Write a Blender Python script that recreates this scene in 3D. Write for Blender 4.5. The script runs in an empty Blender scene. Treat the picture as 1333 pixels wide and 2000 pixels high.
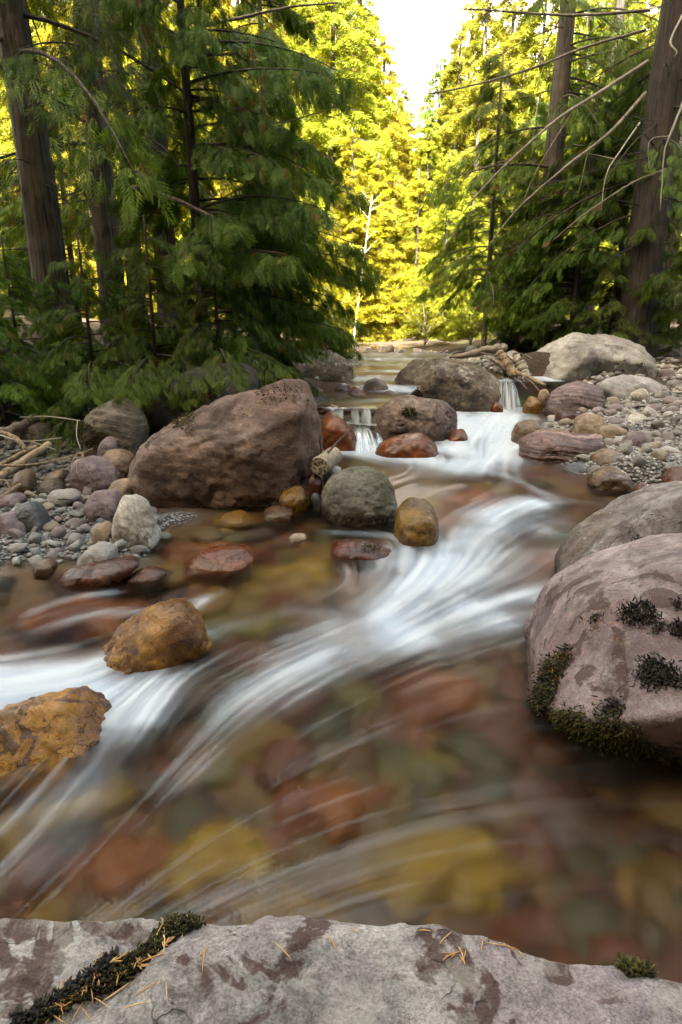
import bpy, bmesh, math, random
import numpy as np
from mathutils import Vector, Matrix
R = math.radians
rng = np.random.default_rng(7)
random.seed(7)
scene = bpy.context.scene
COL = scene.collection

# ------------------------------------------------------------------ camera, sky, sun, exposure
CAM_H, PITCH, FPX = 1.5, R(17.6), 1200.0           # photograph is 1333 x 2000
cam_d = bpy.data.cameras.new('camera'); cam = bpy.data.objects.new('camera', cam_d); COL.objects.link(cam)
cam.location = (0, 0, CAM_H); cam.rotation_euler = (R(90) - PITCH, 0, 0)
cam_d.sensor_fit = 'VERTICAL'; cam_d.sensor_height = 36; cam_d.lens = 36 * FPX / 2000
cam_d.clip_start = 0.05; cam_d.clip_end = 3000
scene.camera = cam

SUN_EL = R(50); SUN_AZ = math.atan2(-0.36, -0.93)   # towards the sun: behind the camera, a little left
TO_SUN = Vector((math.sin(SUN_AZ) * math.cos(SUN_EL), math.cos(SUN_AZ) * math.cos(SUN_EL), math.sin(SUN_EL)))
world = bpy.data.worlds.new('World'); scene.world = world; world.use_nodes = True
wn = world.node_tree.nodes; wl = world.node_tree.links
sky = wn.new('ShaderNodeTexSky'); sky.sky_type = 'NISHITA'; sky.sun_disc = False
sky.sun_elevation = SUN_EL; sky.sun_rotation = SUN_AZ
sky.air_density = 1.0; sky.dust_density = 5.0; sky.ozone_density = 0.3
wb = wn.new('ShaderNodeMix'); wb.data_type = 'RGBA'; wb.blend_type = 'MULTIPLY'; wb.inputs[0].default_value = 1; wb.inputs[7].default_value = (1.14, 1.03, 0.74, 1)   # daylight balance of the whole sky
wl.new(sky.outputs[0], wb.inputs[6]); wl.new(wb.outputs[2], wn['Background'].inputs[0]); wn['Background'].inputs[1].default_value = 0.085
sd = bpy.data.lights.new('sun', 'SUN'); sun = bpy.data.objects.new('sun', sd); COL.objects.link(sun)
sd.energy = 5.0; sd.angle = R(0.5); sd.color = (1.0, 0.94, 0.8)
sun.rotation_euler = (-TO_SUN).to_track_quat('-Z', 'Y').to_euler(); sun.location = (0, -30, 60)
vs = scene.view_settings; vs.view_transform = 'Standard'; vs.look = 'None'; vs.gamma = 1.0
vs.exposure = 3.72
scene.render.engine = 'CYCLES'
cy = scene.cycles
cy.max_bounces = 7; cy.diffuse_bounces = 3; cy.glossy_bounces = 3; cy.transmission_bounces = 4
cy.transparent_max_bounces = 12; cy.use_denoising = True; cy.sample_clamp_indirect = 6.0
cy.caustics_reflective = False; cy.caustics_refractive = True; cy.blur_glossy = 1.0

# ------------------------------------------------------------------ picture geometry -> places
FW = np.array([0, math.cos(PITCH), -math.sin(PITCH)]); UP = np.array([0, math.sin(PITCH), math.cos(PITCH)])
CP = np.array([0, 0, CAM_H])
def ray(px, py):
    return FW + np.array([(px - 666.5) / FPX, 0, 0]) - UP * ((py - 1000) / FPX)
def PY(px, py, y):                       # point at distance y
    d = ray(px, py); return CP + d * (y / d[1])
def PZ(px, py, z):                       # point at height z
    d = ray(px, py); return CP + d * ((z - CAM_H) / d[2])

# ------------------------------------------------------------------ noise
def _hash(ix, iy, iz, seed):
    h = (ix * 374761393 + iy * 668265263 + iz * 2147483647 + seed * 1274126177) & 0xFFFFFFFF
    h = ((h ^ (h >> 13)) * 1274126177) & 0xFFFFFFFF
    h = ((h ^ (h >> 15)) * 2246822519) & 0xFFFFFFFF
    return ((h ^ (h >> 16)) & 0xFFFFFF) / float(0xFFFFFF)
def vnoise(P, seed=0):                   # value noise, -1..1
    P = np.asarray(P, dtype=np.float64); I = np.floor(P).astype(np.int64); F = P - I
    F = F * F * F * (F * (F * 6 - 15) + 10)
    out = 0
    for dx in (0, 1):
        wx = F[:, 0] if dx else 1 - F[:, 0]
        for dy in (0, 1):
            wy = F[:, 1] if dy else 1 - F[:, 1]
            for dz in (0, 1):
                wz = F[:, 2] if dz else 1 - F[:, 2]
                out = out + wx * wy * wz * _hash(I[:, 0] + dx, I[:, 1] + dy, I[:, 2] + dz, seed)
    return out * 2 - 1
def fbm(P, octs=4, seed=0, gain=0.5):
    a = 1.0; s = 0; Q = np.array(P, dtype=np.float64)
    for o in range(octs):
        s = s + a * vnoise(Q, seed + o * 17); a *= gain; Q = Q * 2.03 + 11.7
    return s
def sstep(a, b, x):
    t = np.clip((x - a) / (b - a), 0, 1); return t * t * (3 - 2 * t)

# ------------------------------------------------------------------ mesh helpers
def mesh_arrays(name, V, F, smooth=True, attrs=None):
    me = bpy.data.meshes.new(name); V = np.asarray(V, dtype=np.float32); F = np.asarray(F, dtype=np.int32)
    n, k = F.shape
    me.vertices.add(len(V)); me.vertices.foreach_set('co', V.ravel())
    me.loops.add(n * k); me.loops.foreach_set('vertex_index', F.ravel())
    me.polygons.add(n); me.polygons.foreach_set('loop_start', np.arange(0, n * k, k, dtype=np.int32))
    me.polygons.foreach_set('loop_total', np.full(n, k, dtype=np.int32))
    me.polygons.foreach_set('use_smooth', np.full(n, smooth, dtype=bool))
    for an, av in (attrs or {}).items():
        a = me.attributes.new(an, 'FLOAT', 'POINT'); a.data.foreach_set('value', np.asarray(av, dtype=np.float32))
    me.update(calc_edges=True); me.validate()
    return me
def link(name, me, mat=None, parent=None, loc=None):
    o = bpy.data.objects.new(name, me); COL.objects.link(o)
    if mat is not None and me is not None and not me.materials: me.materials.append(mat)
    if loc is not None: o.location = loc
    if parent is not None: o.parent = parent
    return o
def tag(o, label=None, cat=None, group=None, kind=None):
    if label: o['label'] = label
    if cat: o['category'] = cat
    if group: o['group'] = group
    if kind: o['kind'] = kind
    return o
_ico = {}
def ico(n):
    if n not in _ico:
        bm = bmesh.new(); bmesh.ops.create_icosphere(bm, subdivisions=n, radius=1)
        V = np.array([v.co[:] for v in bm.verts]); F = np.array([[v.index for v in f.verts] for f in bm.faces]); bm.free()
        _ico[n] = (V / np.linalg.norm(V, axis=1)[:, None], F)
    return _ico[n]
def tube_arrays(pts, rad, sides=6, cap=True):
    pts = np.asarray(pts, float); n = len(pts); rad = np.broadcast_to(np.asarray(rad, float), (n,))
    T = np.gradient(pts, axis=0); T /= np.linalg.norm(T, axis=1)[:, None] + 1e-9
    ref = np.array([0, 0, 1.0]) if abs(T[:, 2]).mean() < 0.8 else np.array([1.0, 0, 0])
    A = np.cross(T, ref); A /= np.linalg.norm(A, axis=1)[:, None] + 1e-9; B = np.cross(T, A)
    th = np.linspace(0, 2 * np.pi, sides, endpoint=False)
    V = pts[:, None] + rad[:, None, None] * (np.cos(th)[None, :, None] * A[:, None] + np.sin(th)[None, :, None] * B[:, None])
    V = V.reshape(-1, 3); i = np.arange(n - 1)[:, None] * sides; j = np.arange(sides)[None]; j2 = (j + 1) % sides
    F = np.stack([i + j, i + j2, i + sides + j2, i + sides + j], -1).reshape(-1, 4)
    if cap:
        V = np.vstack([V, pts[:1], pts[-1:]]); c0, c1 = n * sides, n * sides + 1; jj = np.arange(sides); jk = (jj + 1) % sides
        F = np.vstack([F, np.stack([jk, jj, np.full(sides, c0), np.full(sides, c0)], -1)[:, [0, 1, 2, 2]],
                       np.stack([jj + (n - 1) * sides, jk + (n - 1) * sides, np.full(sides, c1), np.full(sides, c1)], -1)])
    return V, F
def merge(parts):
    Vs, Fs, o = [], [], 0
    for V, F in parts: Vs.append(V); Fs.append(F + o); o += len(V)
    return np.vstack(Vs), np.vstack(Fs)
def quads_to_mesh(name, V, F, smooth=True, attrs=None):   # degenerate quads (third = fourth) become triangles
    tri = F[:, 2] == F[:, 3]
    T = np.vstack([F[tri][:, :3], F[~tri][:, [0, 1, 2]], F[~tri][:, [0, 2, 3]]])
    return mesh_arrays(name, V, T, smooth, attrs)
def curve_pts(pts, n=24):
    P = np.asarray(pts, float); t = np.linspace(0, len(P) - 1, n); i = np.clip(np.floor(t).astype(int), 0, len(P) - 2); f = (t - i)[:, None]
    E = np.vstack([2 * P[0] - P[1], P, 2 * P[-1] - P[-2]]); a, b, c, d = E[i], E[i + 1], E[i + 2], E[i + 3]
    return 0.5 * (2 * b + (c - a) * f + (2 * a - 5 * b + 4 * c - d) * f ** 2 + (3 * b - a - 3 * c + d) * f ** 3)

# ------------------------------------------------------------------ material helpers
class NT:
    def __init__(s, name):
        s.m = bpy.data.materials.new(name); s.m.use_nodes = True; s.t = s.m.node_tree; s.t.nodes.clear()
        s.out = s.t.nodes.new('ShaderNodeOutputMaterial')
    def n(s, typ, ins=None, **props):
        nd = s.t.nodes.new('ShaderNode' + typ)
        for k, v in props.items(): setattr(nd, k, v)
        for k, v in (ins or {}).items(): s.set(nd.inputs[k], v)
        return nd
    def set(s, sock, v):
        if isinstance(v, bpy.types.NodeSocket): s.t.links.new(v, sock)
        elif isinstance(v, bpy.types.Node): s.t.links.new(v.outputs[0], sock)
        elif isinstance(v, (tuple, list)) and len(v) == 3 and sock.type == 'RGBA': sock.default_value = (*v, 1)
        else: sock.default_value = v
    def math(s, op, a, b=0.0, c=0.0, clamp=False):
        return s.n('Math', {0: a, 1: b, 2: c}, operation=op, use_clamp=clamp).outputs[0]
    def mix(s, f, a, b, mode='MIX'):
        nd = s.n('Mix', data_type='RGBA', blend_type=mode)
        s.set(nd.inputs[0], f); s.set(nd.inputs[6], a); s.set(nd.inputs[7], b); return nd.outputs[2]
    def ramp(s, f, lo, hi, a=0.0, b=1.0):
        return s.n('MapRange', {0: f, 1: lo, 2: hi, 3: a, 4: b}, interpolation_type='SMOOTHSTEP').outputs[0]
    def noise(s, vec, scale, detail=4, rough=0.55, dist=0.0):
        return s.n('TexNoise', {'Vector': vec, 'Scale': scale, 'Detail': detail, 'Roughness': rough, 'Distortion': dist}).outputs[0]
    def attr(s, name):
        return s.n('Attribute', attribute_name=name).outputs['Fac']
    def surf(s, sh): s.t.links.new(sh if isinstance(sh, bpy.types.NodeSocket) else sh.outputs[0], s.out.inputs[0]); return s.m

def rock_mat(name, c1, c2, c3, scale=3.0, strata=0.0, strata_f=14.0, lichen=0.0, pits=0.0, moss=0.0, wet=None, wet_soft=0.05,
             rough=0.75, bump=0.8, rnd=0.0, stain=0.0, moss_col=(0.045, 0.04, 0.006), grain=1.0, strata_axis=(0.1, 0.15, 1.0)):
    c1, c2, c3 = (tuple(.74 * x for x in c) for c in (c1, c2, c3))
    t = NT(name); tc = t.n('TexCoord').outputs['Object']; geo = t.n('NewGeometry')
    if rnd:
        oi = t.n('ObjectInfo').outputs['Random']
        tc = t.n('VectorMath', {0: tc, 1: t.n('CombineXYZ', {0: t.math('MULTIPLY', oi, 37.0), 1: t.math('MULTIPLY', oi, 91.0), 2: oi})}, operation='ADD').outputs[0]
    n1 = t.noise(tc, scale, 6, 0.6, 0.6); n2 = t.noise(tc, scale * 0.37, 3, 0.5, 0.3); n3 = t.noise(tc, scale * 14, 5, 0.7)
    n4 = t.noise(tc, scale * 45, 3, 0.7)
    col = t.mix(t.ramp(n1, 0.36, 0.62), tuple(.75 * x for x in c1), tuple(1.12 * x for x in c2)); col = t.mix(t.ramp(n2, 0.42, 0.62), col, c3)
    hgt = t.math('ADD', t.math('MULTIPLY', n1, 0.6), t.math('MULTIPLY', n3, 0.45 * grain))
    if strata:
        d = t.n('VectorMath', {0: tc, 1: strata_axis}, operation='DOT_PRODUCT').outputs['Value']
        d = t.math('ADD', d, t.math('MULTIPLY', n2, 0.25))
        sn = t.n('TexNoise', {'W': d, 'Scale': strata_f, 'Detail': 4.0, 'Roughness': 0.65}, noise_dimensions='1D').outputs[0]
        col = t.mix(t.math('MULTIPLY', t.ramp(sn, 0.5, 0.72), strata), col, tuple(min(1, x * 1.9 + 0.03) for x in c2))
        col = t.mix(t.math('MULTIPLY', t.ramp(sn, 0.48, 0.3), strata), col, tuple(x * 0.55 for x in c1))
        hgt = t.math('ADD', hgt, t.math('MULTIPLY', sn, 1.6 * strata))
    col = t.mix(t.math('MULTIPLY', t.ramp(n3, 0.25, 0.75), 0.5 * grain), col, t.mix(1.0, col, (1.75, 1.72, 1.7), 'MULTIPLY'))
    col = t.mix(t.math('MULTIPLY', t.ramp(n4, 0.55, 0.4), 0.45 * grain), col, t.mix(1.0, col, (0.45, 0.43, 0.42), 'MULTIPLY'))
    if grain > .4:
        wv = t.n('VectorMath', {0: tc, 1: t.n('TexNoise', {'Vector': tc, 'Scale': scale * 1.2, 'Detail': 4.0}).outputs[1]}, operation='ADD').outputs[0]
        ce = t.n('TexVoronoi', {'Vector': wv, 'Scale': scale * .75}, feature='DISTANCE_TO_EDGE').outputs['Distance']
        ck = t.math('MULTIPLY', t.ramp(ce, .02, .004), t.ramp(t.noise(tc, scale * .6, 3), .48, .58))
        col = t.mix(t.math('MULTIPLY', ck, .75), col, tuple(.22 * x for x in c1)); hgt = t.math('SUBTRACT', hgt, t.math('MULTIPLY', ck, .8))
        bl = t.noise(tc, scale * 4.5, 7, 0.75, 0.3); col = t.mix(t.ramp(bl, .52, .66), col, t.mix(1.0, col, (1.5, 1.5, 1.5), 'MULTIPLY')); col = t.mix(t.ramp(bl, .46, .34), col, t.mix(1.0, col, (.55, .53, .52), 'MULTIPLY'))
        hgt = t.math('ADD', hgt, t.math('MULTIPLY', bl, .5))
    if stain:
        sm = t.noise(tc, scale * 1.3, 5, 0.62, 1.2)
        col = t.mix(t.math('MULTIPLY', t.ramp(sm, 0.535, 0.58), stain), col, (0.055, 0.022, 0.016))
        sm2 = t.noise(tc, scale * 2.1, 6, 0.7, 0.4)
        col = t.mix(t.math('MULTIPLY', t.ramp(sm2, 0.56, 0.68), stain * 0.7), col, (0.05, 0.048, 0.05))
    if lichen:
        vo = t.n('TexVoronoi', {'Vector': tc, 'Scale': scale * 4.5, 'Randomness': 1.0}).outputs['Distance']
        vm = t.ramp(t.math('ADD', vo, t.math('MULTIPLY', t.math('SUBTRACT', n3, 0.5), 0.35)), 0.2, 0.13)
        gate = t.ramp(t.noise(tc, scale * 1.1, 3), 0.5, 0.6)
        col = t.mix(t.math('MULTIPLY', t.math('MULTIPLY', vm, gate), lichen), col, (0.36, 0.35, 0.32))
        big = t.ramp(t.math('ADD', t.noise(tc, scale * 2.3, 8, 0.75), t.math('MULTIPLY', t.n('SeparateXYZ', {0: geo.outputs['Normal']}).outputs[2], 0.12)), 0.6, 0.72)
        col = t.mix(t.math('MULTIPLY', big, lichen * 0.7), col, (0.4, 0.38, 0.34))
    if pits:
        pv = t.n('TexVoronoi', {'Vector': tc, 'Scale': scale * 7, 'Randomness': 1.0}).outputs['Distance']
        pm = t.math('MULTIPLY', t.ramp(pv, 0.16, 0.08), t.ramp(n2, 0.4, 0.55))
        col = t.mix(t.math('MULTIPLY', pm, pits), col, (0.012, 0.01, 0.01))
        hgt = t.math('SUBTRACT', hgt, t.math('MULTIPLY', pm, 0.5 * pits))
    if moss:
        nz = t.n('SeparateXYZ', {0: geo.outputs['Normal']}).outputs[2]
        mm = t.ramp(t.math('ADD', t.math('MULTIPLY', nz, 0.35), t.noise(tc, scale * 0.9, 6, 0.65, 0.5)), 1.02 - moss * 0.5, 1.12 - moss * 0.5)
        mc = t.mix(n4, moss_col, tuple(2.6 * x for x in moss_col))
        col = t.mix(mm, col, mc); hgt = t.math('ADD', hgt, t.math('MULTIPLY', t.math('MULTIPLY', mm, n4), 1.2))
    if rnd:
        hs = t.n('HueSaturation', {'Hue': 0.5, 'Color': col}); t.set(hs.inputs['Value'], t.ramp(oi, 0.0, 1.0, 1 - rnd, 1 + rnd))
        r2 = t.math('FRACT', t.math('MULTIPLY', oi, 7.31)); r3 = t.math('FRACT', t.math('MULTIPLY', oi, 17.7))
        col = t.mix(t.math('MULTIPLY', t.ramp(r2, 0.62, 0.68), 0.55), hs.outputs[0], (0.15, 0.1, 0.105))
        col = t.mix(t.math('MULTIPLY', t.ramp(r3, 0.8, 0.84), 0.6), col, (0.26, 0.2, 0.13))
    rg = t.math('ADD', rough, t.math('MULTIPLY', t.math('SUBTRACT', n3, 0.5), 0.3))
    if wet is not None:
        pz = t.n('SeparateXYZ', {0: geo.outputs['Position']}).outputs[2]
        wm = t.ramp(t.math('ADD', pz, t.math('MULTIPLY', t.math('SUBTRACT', n1, 0.5), wet_soft * 3)), wet + wet_soft, wet - wet_soft)
        if wet < 5: col = t.mix(wm, col, t.mix(1.0, col, (0.5, 0.42, 0.36), 'MULTIPLY'))
        rg = t.math('ADD', t.math('MULTIPLY', rg, t.math('SUBTRACT', 1.0, wm)), t.math('MULTIPLY', wm, 0.22))
    bp = t.n('Bump', {'Strength': min(1.0, bump * 1.3), 'Distance': 0.07 / scale, 'Height': hgt})
    b = t.n('BsdfPrincipled', {'Base Color': col, 'Roughness': rg, 'Normal': bp})
    return t.surf(b)

def leaf_mat(name, dark, light, dead=(0.16, 0.06, 0.012), dead_amt=0.03, transl=0.35):
    t = NT(name); tint = t.attr('tint')
    col = t.mix(t.ramp(tint, 0.0, 1.0 - dead_amt), dark, light)
    col = t.mix(t.ramp(tint, 1.0 - dead_amt, 1.0 - dead_amt * 0.8), col, dead)
    oi = t.n('ObjectInfo').outputs['Random']
    hs = t.n('HueSaturation', {'Hue': t.ramp(oi, 0, 1, 0.488, 0.508), 'Saturation': 1.0, 'Value': t.ramp(oi, 0, 1, 0.82, 1.15), 'Color': col})
    b = t.n('BsdfPrincipled', {'Base Color': hs, 'Roughness': 0.55})
    b.inputs['Specular IOR Level'].default_value = 0.25
    tr = t.n('BsdfTranslucent', {'Color': t.mix(1.0, hs.outputs[0], (1.25, 1.2, 0.6), 'MULTIPLY')})
    return t.surf(t.n('MixShader', {0: transl, 1: b, 2: tr}))

def bark_mat(name, c1, c2, scale=1.0, moss=0.0):
    t = NT(name); tc = t.n('TexCoord').outputs['Object']
    st = t.n('Mapping', {'Vector': tc, 'Scale': (26 * scale, 26 * scale, 1.6 * scale)}).outputs[0]
    n1 = t.noise(st, 1.0, 6, 0.62, 0.7); n2 = t.noise(tc, 1.7, 3); n3 = t.noise(tc, 40 * scale, 4)
    col = t.mix(t.ramp(n1, 0.35, 0.62), c1, c2); col = t.mix(t.math('MULTIPLY', t.ramp(n2, 0.5, 0.65), 0.5), col, tuple(x * 1.5 for x in c2))
    if moss: col = t.mix(t.math('MULTIPLY', t.ramp(t.noise(tc, 4.0, 5), 0.55, 0.65), moss), col, (0.04, 0.05, 0.01))
    bp = t.n('Bump', {'Strength': 0.9, 'Distance': 0.03 / scale, 'Height': t.math('ADD', n1, t.math('MULTIPLY', n3, 0.25))})
    return t.surf(t.n('BsdfPrincipled', {'Base Color': col, 'Roughness': 0.85, 'Normal': bp}))

# ------------------------------------------------------------------ ground and water heights
class RBF:
    def __init__(s, pts, c=0.25, reg=1e-3):
        P = np.array(pts, float); s.X = P[:, :2]; s.c = c; n = len(P)
        D = np.sqrt(((s.X[:, None] - s.X[None]) ** 2).sum(-1) + c * c)
        A = np.zeros((n + 3, n + 3)); A[:n, :n] = -D + reg * -np.eye(n); A[:n, n] = 1; A[:n, n + 1:] = s.X; A[n:, :n] = A[:n, n:].T
        s.w = np.linalg.solve(A, np.r_[P[:, 2], 0, 0, 0]); s.n = n
    def __call__(s, x, y):
        x = np.atleast_1d(np.asarray(x, float)); y = np.atleast_1d(np.asarray(y, float)); sh = x.shape; x = x.ravel(); y = y.ravel()
        r = np.full(x.shape, s.w[s.n]) + s.w[s.n + 1] * x + s.w[s.n + 2] * y
        for i in range(s.n):
            r -= s.w[i] * np.sqrt((x - s.X[i, 0]) ** 2 + (y - s.X[i, 1]) ** 2 + s.c ** 2)
        return r.reshape(sh)
WPTS = [(985,800,.22),(1050,800,.22),(890,818,.21),(940,860,.18),(1010,880,.16),(940,900,.14),(800,905,.14),(700,900,.14),(640,895,.15),(900,960,.11),(1200,960,.11),
        (1290,960,.11),(1060,1000,.09),(900,1040,.06),(1150,1090,.075),(800,1140,.02),(700,1230,-.01),(1000,1180,.01),(1120,1180,.02),(620,1040,.05),
        (500,1040,.05),(330,1050,.05),(200,1130,.035),(0,1130,.03),(-200,1130,.03),(400,1200,.025),(520,1150,.03),(260,1290,-.04),(0,1290,-.07),(-200,1300,-.08),
        (600,1400,-.01),(400,1330,.0),(1000,1400,-.01),(320,1450,-.05),(0,1520,-.09),(600,1700,-.03),(1300,1650,-.02),(100,1700,-.08),(-200,1700,-.1)]
W = RBF([PZ(*p) for p in WPTS], 0.2)
bumps = [(925,968,.045,.16),(1130,1092,.05,.2),(980,930,.03,.12),(370,1330,.03,.12),(640,1150,.012,.12),(860,1310,.02,.2),(120,1440,.05,.2)]
BP = [(*PZ(a, b, .05)[:2], h, r) for a, b, h, r in bumps]
def water_low(x, y):
    z = W(x, y)
    for bx, by, h, r in BP: z = z + h * np.exp(-((x - bx) ** 2 + (y - by) ** 2) / (2 * r * r))
    return z
UY = [6.9, 7.1, 8.2, 8.5, 8.7, 9.3, 9.6, 11, 16, 24]; UZ = [.505, .51, .53, .545, .585, .60, .635, .66, .69, .70]
def water_up(x, y): return np.interp(y, UY, UZ) + 0 * x

GP = []
def g(px, py, z, dz=0.0): p = PZ(px, py, z); GP.append((p[0], p[1], z + dz))
for px, py, z in WPTS: g(px, py, z, -0.2 if py > 950 else -0.16)
for px, py in [(900,1500),(700,1600),(1000,1600),(450,1550),(1200,1450),(800,1350)]: g(px, py, 0, -0.3)
# left bar and bank
for px, py, z in [(300,1095,.02),(150,1110,.02),(0,1105,.03),(-200,1105,.03),(330,1035,.04),(420,1020,.03),(310,1000,.07),(250,1060,.07),(100,1060,.08),(0,1060,.09),(-200,1050,.1),
                  (0,980,.16),(150,980,.14),(240,950,.15),(0,900,.28),(150,880,.3),(-200,900,.3),(260,870,.3),(0,830,.45),(150,820,.45),(280,820,.42),(0,770,.7),(200,770,.65),(-300,770,.75)]: g(px, py, z)
# right bar
for px, py, z in [(1290,990,.12),(1333,960,.16),(1240,930,.17),(1170,930,.14),(1100,880,.2),(1250,880,.26),(1333,880,.3),(1080,820,.26),(1200,820,.35),(1333,800,.45),(1110,780,.34),(1250,770,.48),
                  (1060,760,.45),(1333,740,.6),(1450,900,.35),(1500,800,.55)]: g(px, py, z)
# upper channel, its left edge and step
for x, y, z in [(.1,7.15,.42),(.5,7.2,.4),(.1,6.9,.2),(.5,6.9,.15),(-.3,7.2,.45),(.1,8.2,.42),(.8,8.4,.4),(1.4,9.2,.5),(2.4,9.3,.55),(.3,9.5,.5),(1.5,10,.52),(.2,11,.52),(1.2,12,.53),(.3,14,.55),(2,14,.56),
                (-.6,8,.62),(-1,7.2,.7),(-1.0,9.5,.8),(-.8,11,.8),(-.8,14,.82),(3.2,11,.8),(3.4,14,.85),(.5,18,.6),(-1.2,18,.8),(3,18,.8),(3.1,9.6,.62),(2.0,8.75,.1),(2.6,8.7,.1),
                (1.6,8.8,.1),(.5,21,.75),(2,21,.8),
                (-2.5,7,.8),(-4,7,1.0),(-3,9,1.0),(-6,9,1.2),(-3,13,1.05),(-8,13,1.4),(-5,20,1.2),(5,11,.8),(6,8,.7),(7,13,1.0),(5,18,.95),(9,18,1.2),(5,5,.5),(5,3,.4),(6,1,.4),
                (-6,4,.6),(-6,1,.1),(4,0,.2),(-4,-3,.1),(3,-3,.2),(0,-1,0),(0,25,.9),(-10,25,1.4),(10,25,1.3),(0,50,2),(-30,40,5),(30,40,5),(40,10,5),(-40,10,5),(30,-20,3),(-30,-20,3),(0,-25,1),
                (-40,80,8),(40,80,8),(0,85,5)]: GP.append((x, y, z))
for px, py, z in [(1290,1150,.05),(1250,1400,-.1)]: g(px, py, z)
G0 = RBF(GP, 0.2)
SH = np.array([math.sin(SUN_AZ), math.cos(SUN_AZ)])
def ground(x, y, detail=True):
    x = np.asarray(x, float); y = np.asarray(y, float)
    z = G0(x, y); s = x * SH[0] + y * SH[1]
    z = z + 9 * sstep(5, 30, s)  # unseen slope added on the sun side to help shade the stream
    z = z + 0.5 * np.maximum(0, np.abs(x) - 16) * 0.6
    if detail:
        P = np.stack([x.ravel(), y.ravel(), 0 * x.ravel()], -1)
        far = 1 + np.clip((np.hypot(x, y) - 8) / 12, 0, 6).ravel()
        z = z + ((fbm(P * 2.2, 3, 5) * 0.022 + fbm(P * 9, 2, 9) * 0.006) * far).reshape(x.shape)
    return z
def gz(x, y): return float(ground(np.array([x]), np.array([y]))[0])
def wz_at(x, y):
    x = np.asarray(x, float); y = np.asarray(y, float)
    return np.where(y < 7.05, water_low(x, y), np.where((y < 9.1) & (x > .9), water_low(x, y), water_up(x, y)))

# ------------------------------------------------------------------ ground
def grid_faces(nr, nc):
    i = np.arange(nr - 1)[:, None] * nc; j = np.arange(nc - 1)[None]
    return np.stack([i + j, i + j + 1, i + nc + j + 1, i + nc + j], -1).reshape(-1, 4)
nu = 285
u = np.linspace(-1, 1, nu); gx = np.sinh(u * 5.6) / math.sinh(5.6) * 110 + 0.0
gy = np.sinh(np.linspace(-0.86, 1, nu) * 5.2) / math.sinh(5.2) * 150 + 4.5
X, Y = np.meshgrid(gx, gy); Z = ground(X, Y)
wl_ = wz_at(X, Y); wetmask = sstep(-0.02, 0.05, wl_ - Z) * (np.abs(X) < 4.5) * (Y > 0.2) * (Y < 22)
gme = mesh_arrays('ground', np.stack([X.ravel(), Y.ravel(), Z.ravel()], -1), grid_faces(nu, nu), True, {'bed': wetmask.ravel(), 'bar': (sstep(9, 7, Y) * sstep(0.75, 0.5, Z)).ravel()})
def ground_mat():
    t = NT('ground'); tc = t.n('TexCoord').outputs['Object']
    n1 = t.noise(tc, 2.2, 5, 0.6, 0.5); n2 = t.noise(tc, 30, 6, 0.7); n3 = t.noise(tc, 0.9, 2, 0.4, 0.4); n4 = t.noise(tc, 120, 3)
    duff = t.mix(t.ramp(n2, 0.35, 0.65), (0.018, 0.012, 0.007), (0.07, 0.04, 0.02))
    duff = t.mix(t.math('MULTIPLY', t.ramp(n1, 0.5, 0.62), 0.7), duff, (0.03, 0.035, 0.008))
    vo = t.n('TexVoronoi', {'Vector': tc, 'Scale': 42.0}); 
    grav = t.mix(t.n('SeparateColor', {0: vo.outputs['Color']}).outputs[0], (0.13, 0.13, 0.135), (0.3, 0.29, 0.28))
    grav = t.mix(t.ramp(vo.outputs['Distance'], 0.3, 0.6), grav, (0.03, 0.028, 0.026))
    b1 = t.mix(t.ramp(n3, 0.42, 0.58), (0.075, 0.02, 0.003), (0.115, 0.052, 0.004))
    b1 = t.mix(t.ramp(t.noise(tc, 1.7, 2, 0.4), 0.52, 0.66), b1, (0.04, 0.042, 0.012))
    b1 = t.mix(t.ramp(t.noise(tc, 2.6, 2, 0.4), 0.56, 0.68), b1, (0.075, 0.016, 0.006))
    col = t.mix(t.attr('bar'), duff, grav); col = t.mix(t.attr('bed'), col, b1)
    bp = t.n('Bump', {'Strength': 0.6, 'Distance': 0.02, 'Height': t.math('SUBTRACT', n2, vo.outputs['Distance'])})
    t.set(bp.inputs['Strength'], t.math('SUBTRACT', 0.7, t.math('MULTIPLY', t.attr('bed'), 0.65)))
    return t.surf(t.n('BsdfPrincipled', {'Base Color': col, 'Roughness': t.math('SUBTRACT', 0.9, t.math('MULTIPLY', t.attr('bed'), 0.3)), 'Normal': bp}))
tag(link('ground', gme, ground_mat()), kind='structure')

# far mountain flank, pale rock in full sun
mx = np.linspace(-500, 500, 120); my = np.linspace(230, 620, 60); MX, MY = np.meshgrid(mx, my)
MP = np.stack([MX.ravel(), MY.ravel(), 0 * MX.ravel()], -1)
MZ = -10 + sstep(230, 560, MY.ravel()) * (330 + 60 * fbm(MP * 0.006, 4, 3)) + 26 * fbm(MP * 0.03, 5, 8) * sstep(240, 330, MY.ravel()) 
t = NT('mountain_rock'); tc = t.n('TexCoord').outputs['Object']
mc = t.mix(t.ramp(t.noise(tc, 0.02, 8, 0.7, 0.5), 0.4, 0.62), (0.36, 0.33, 0.35), (0.62, 0.58, 0.58))
mc = t.mix(t.ramp(t.noise(tc, 0.05, 6, 0.7), 0.6, 0.68), mc, (0.3, 0.28, 0.3))
mm_ = t.surf(t.n('BsdfPrincipled', {'Base Color': mc, 'Roughness': 0.9}))
tag(link('mountain', mesh_arrays('mountain', np.c_[MP[:, :2], MZ], grid_faces(60, 120), True), mm_), kind='structure')

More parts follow.
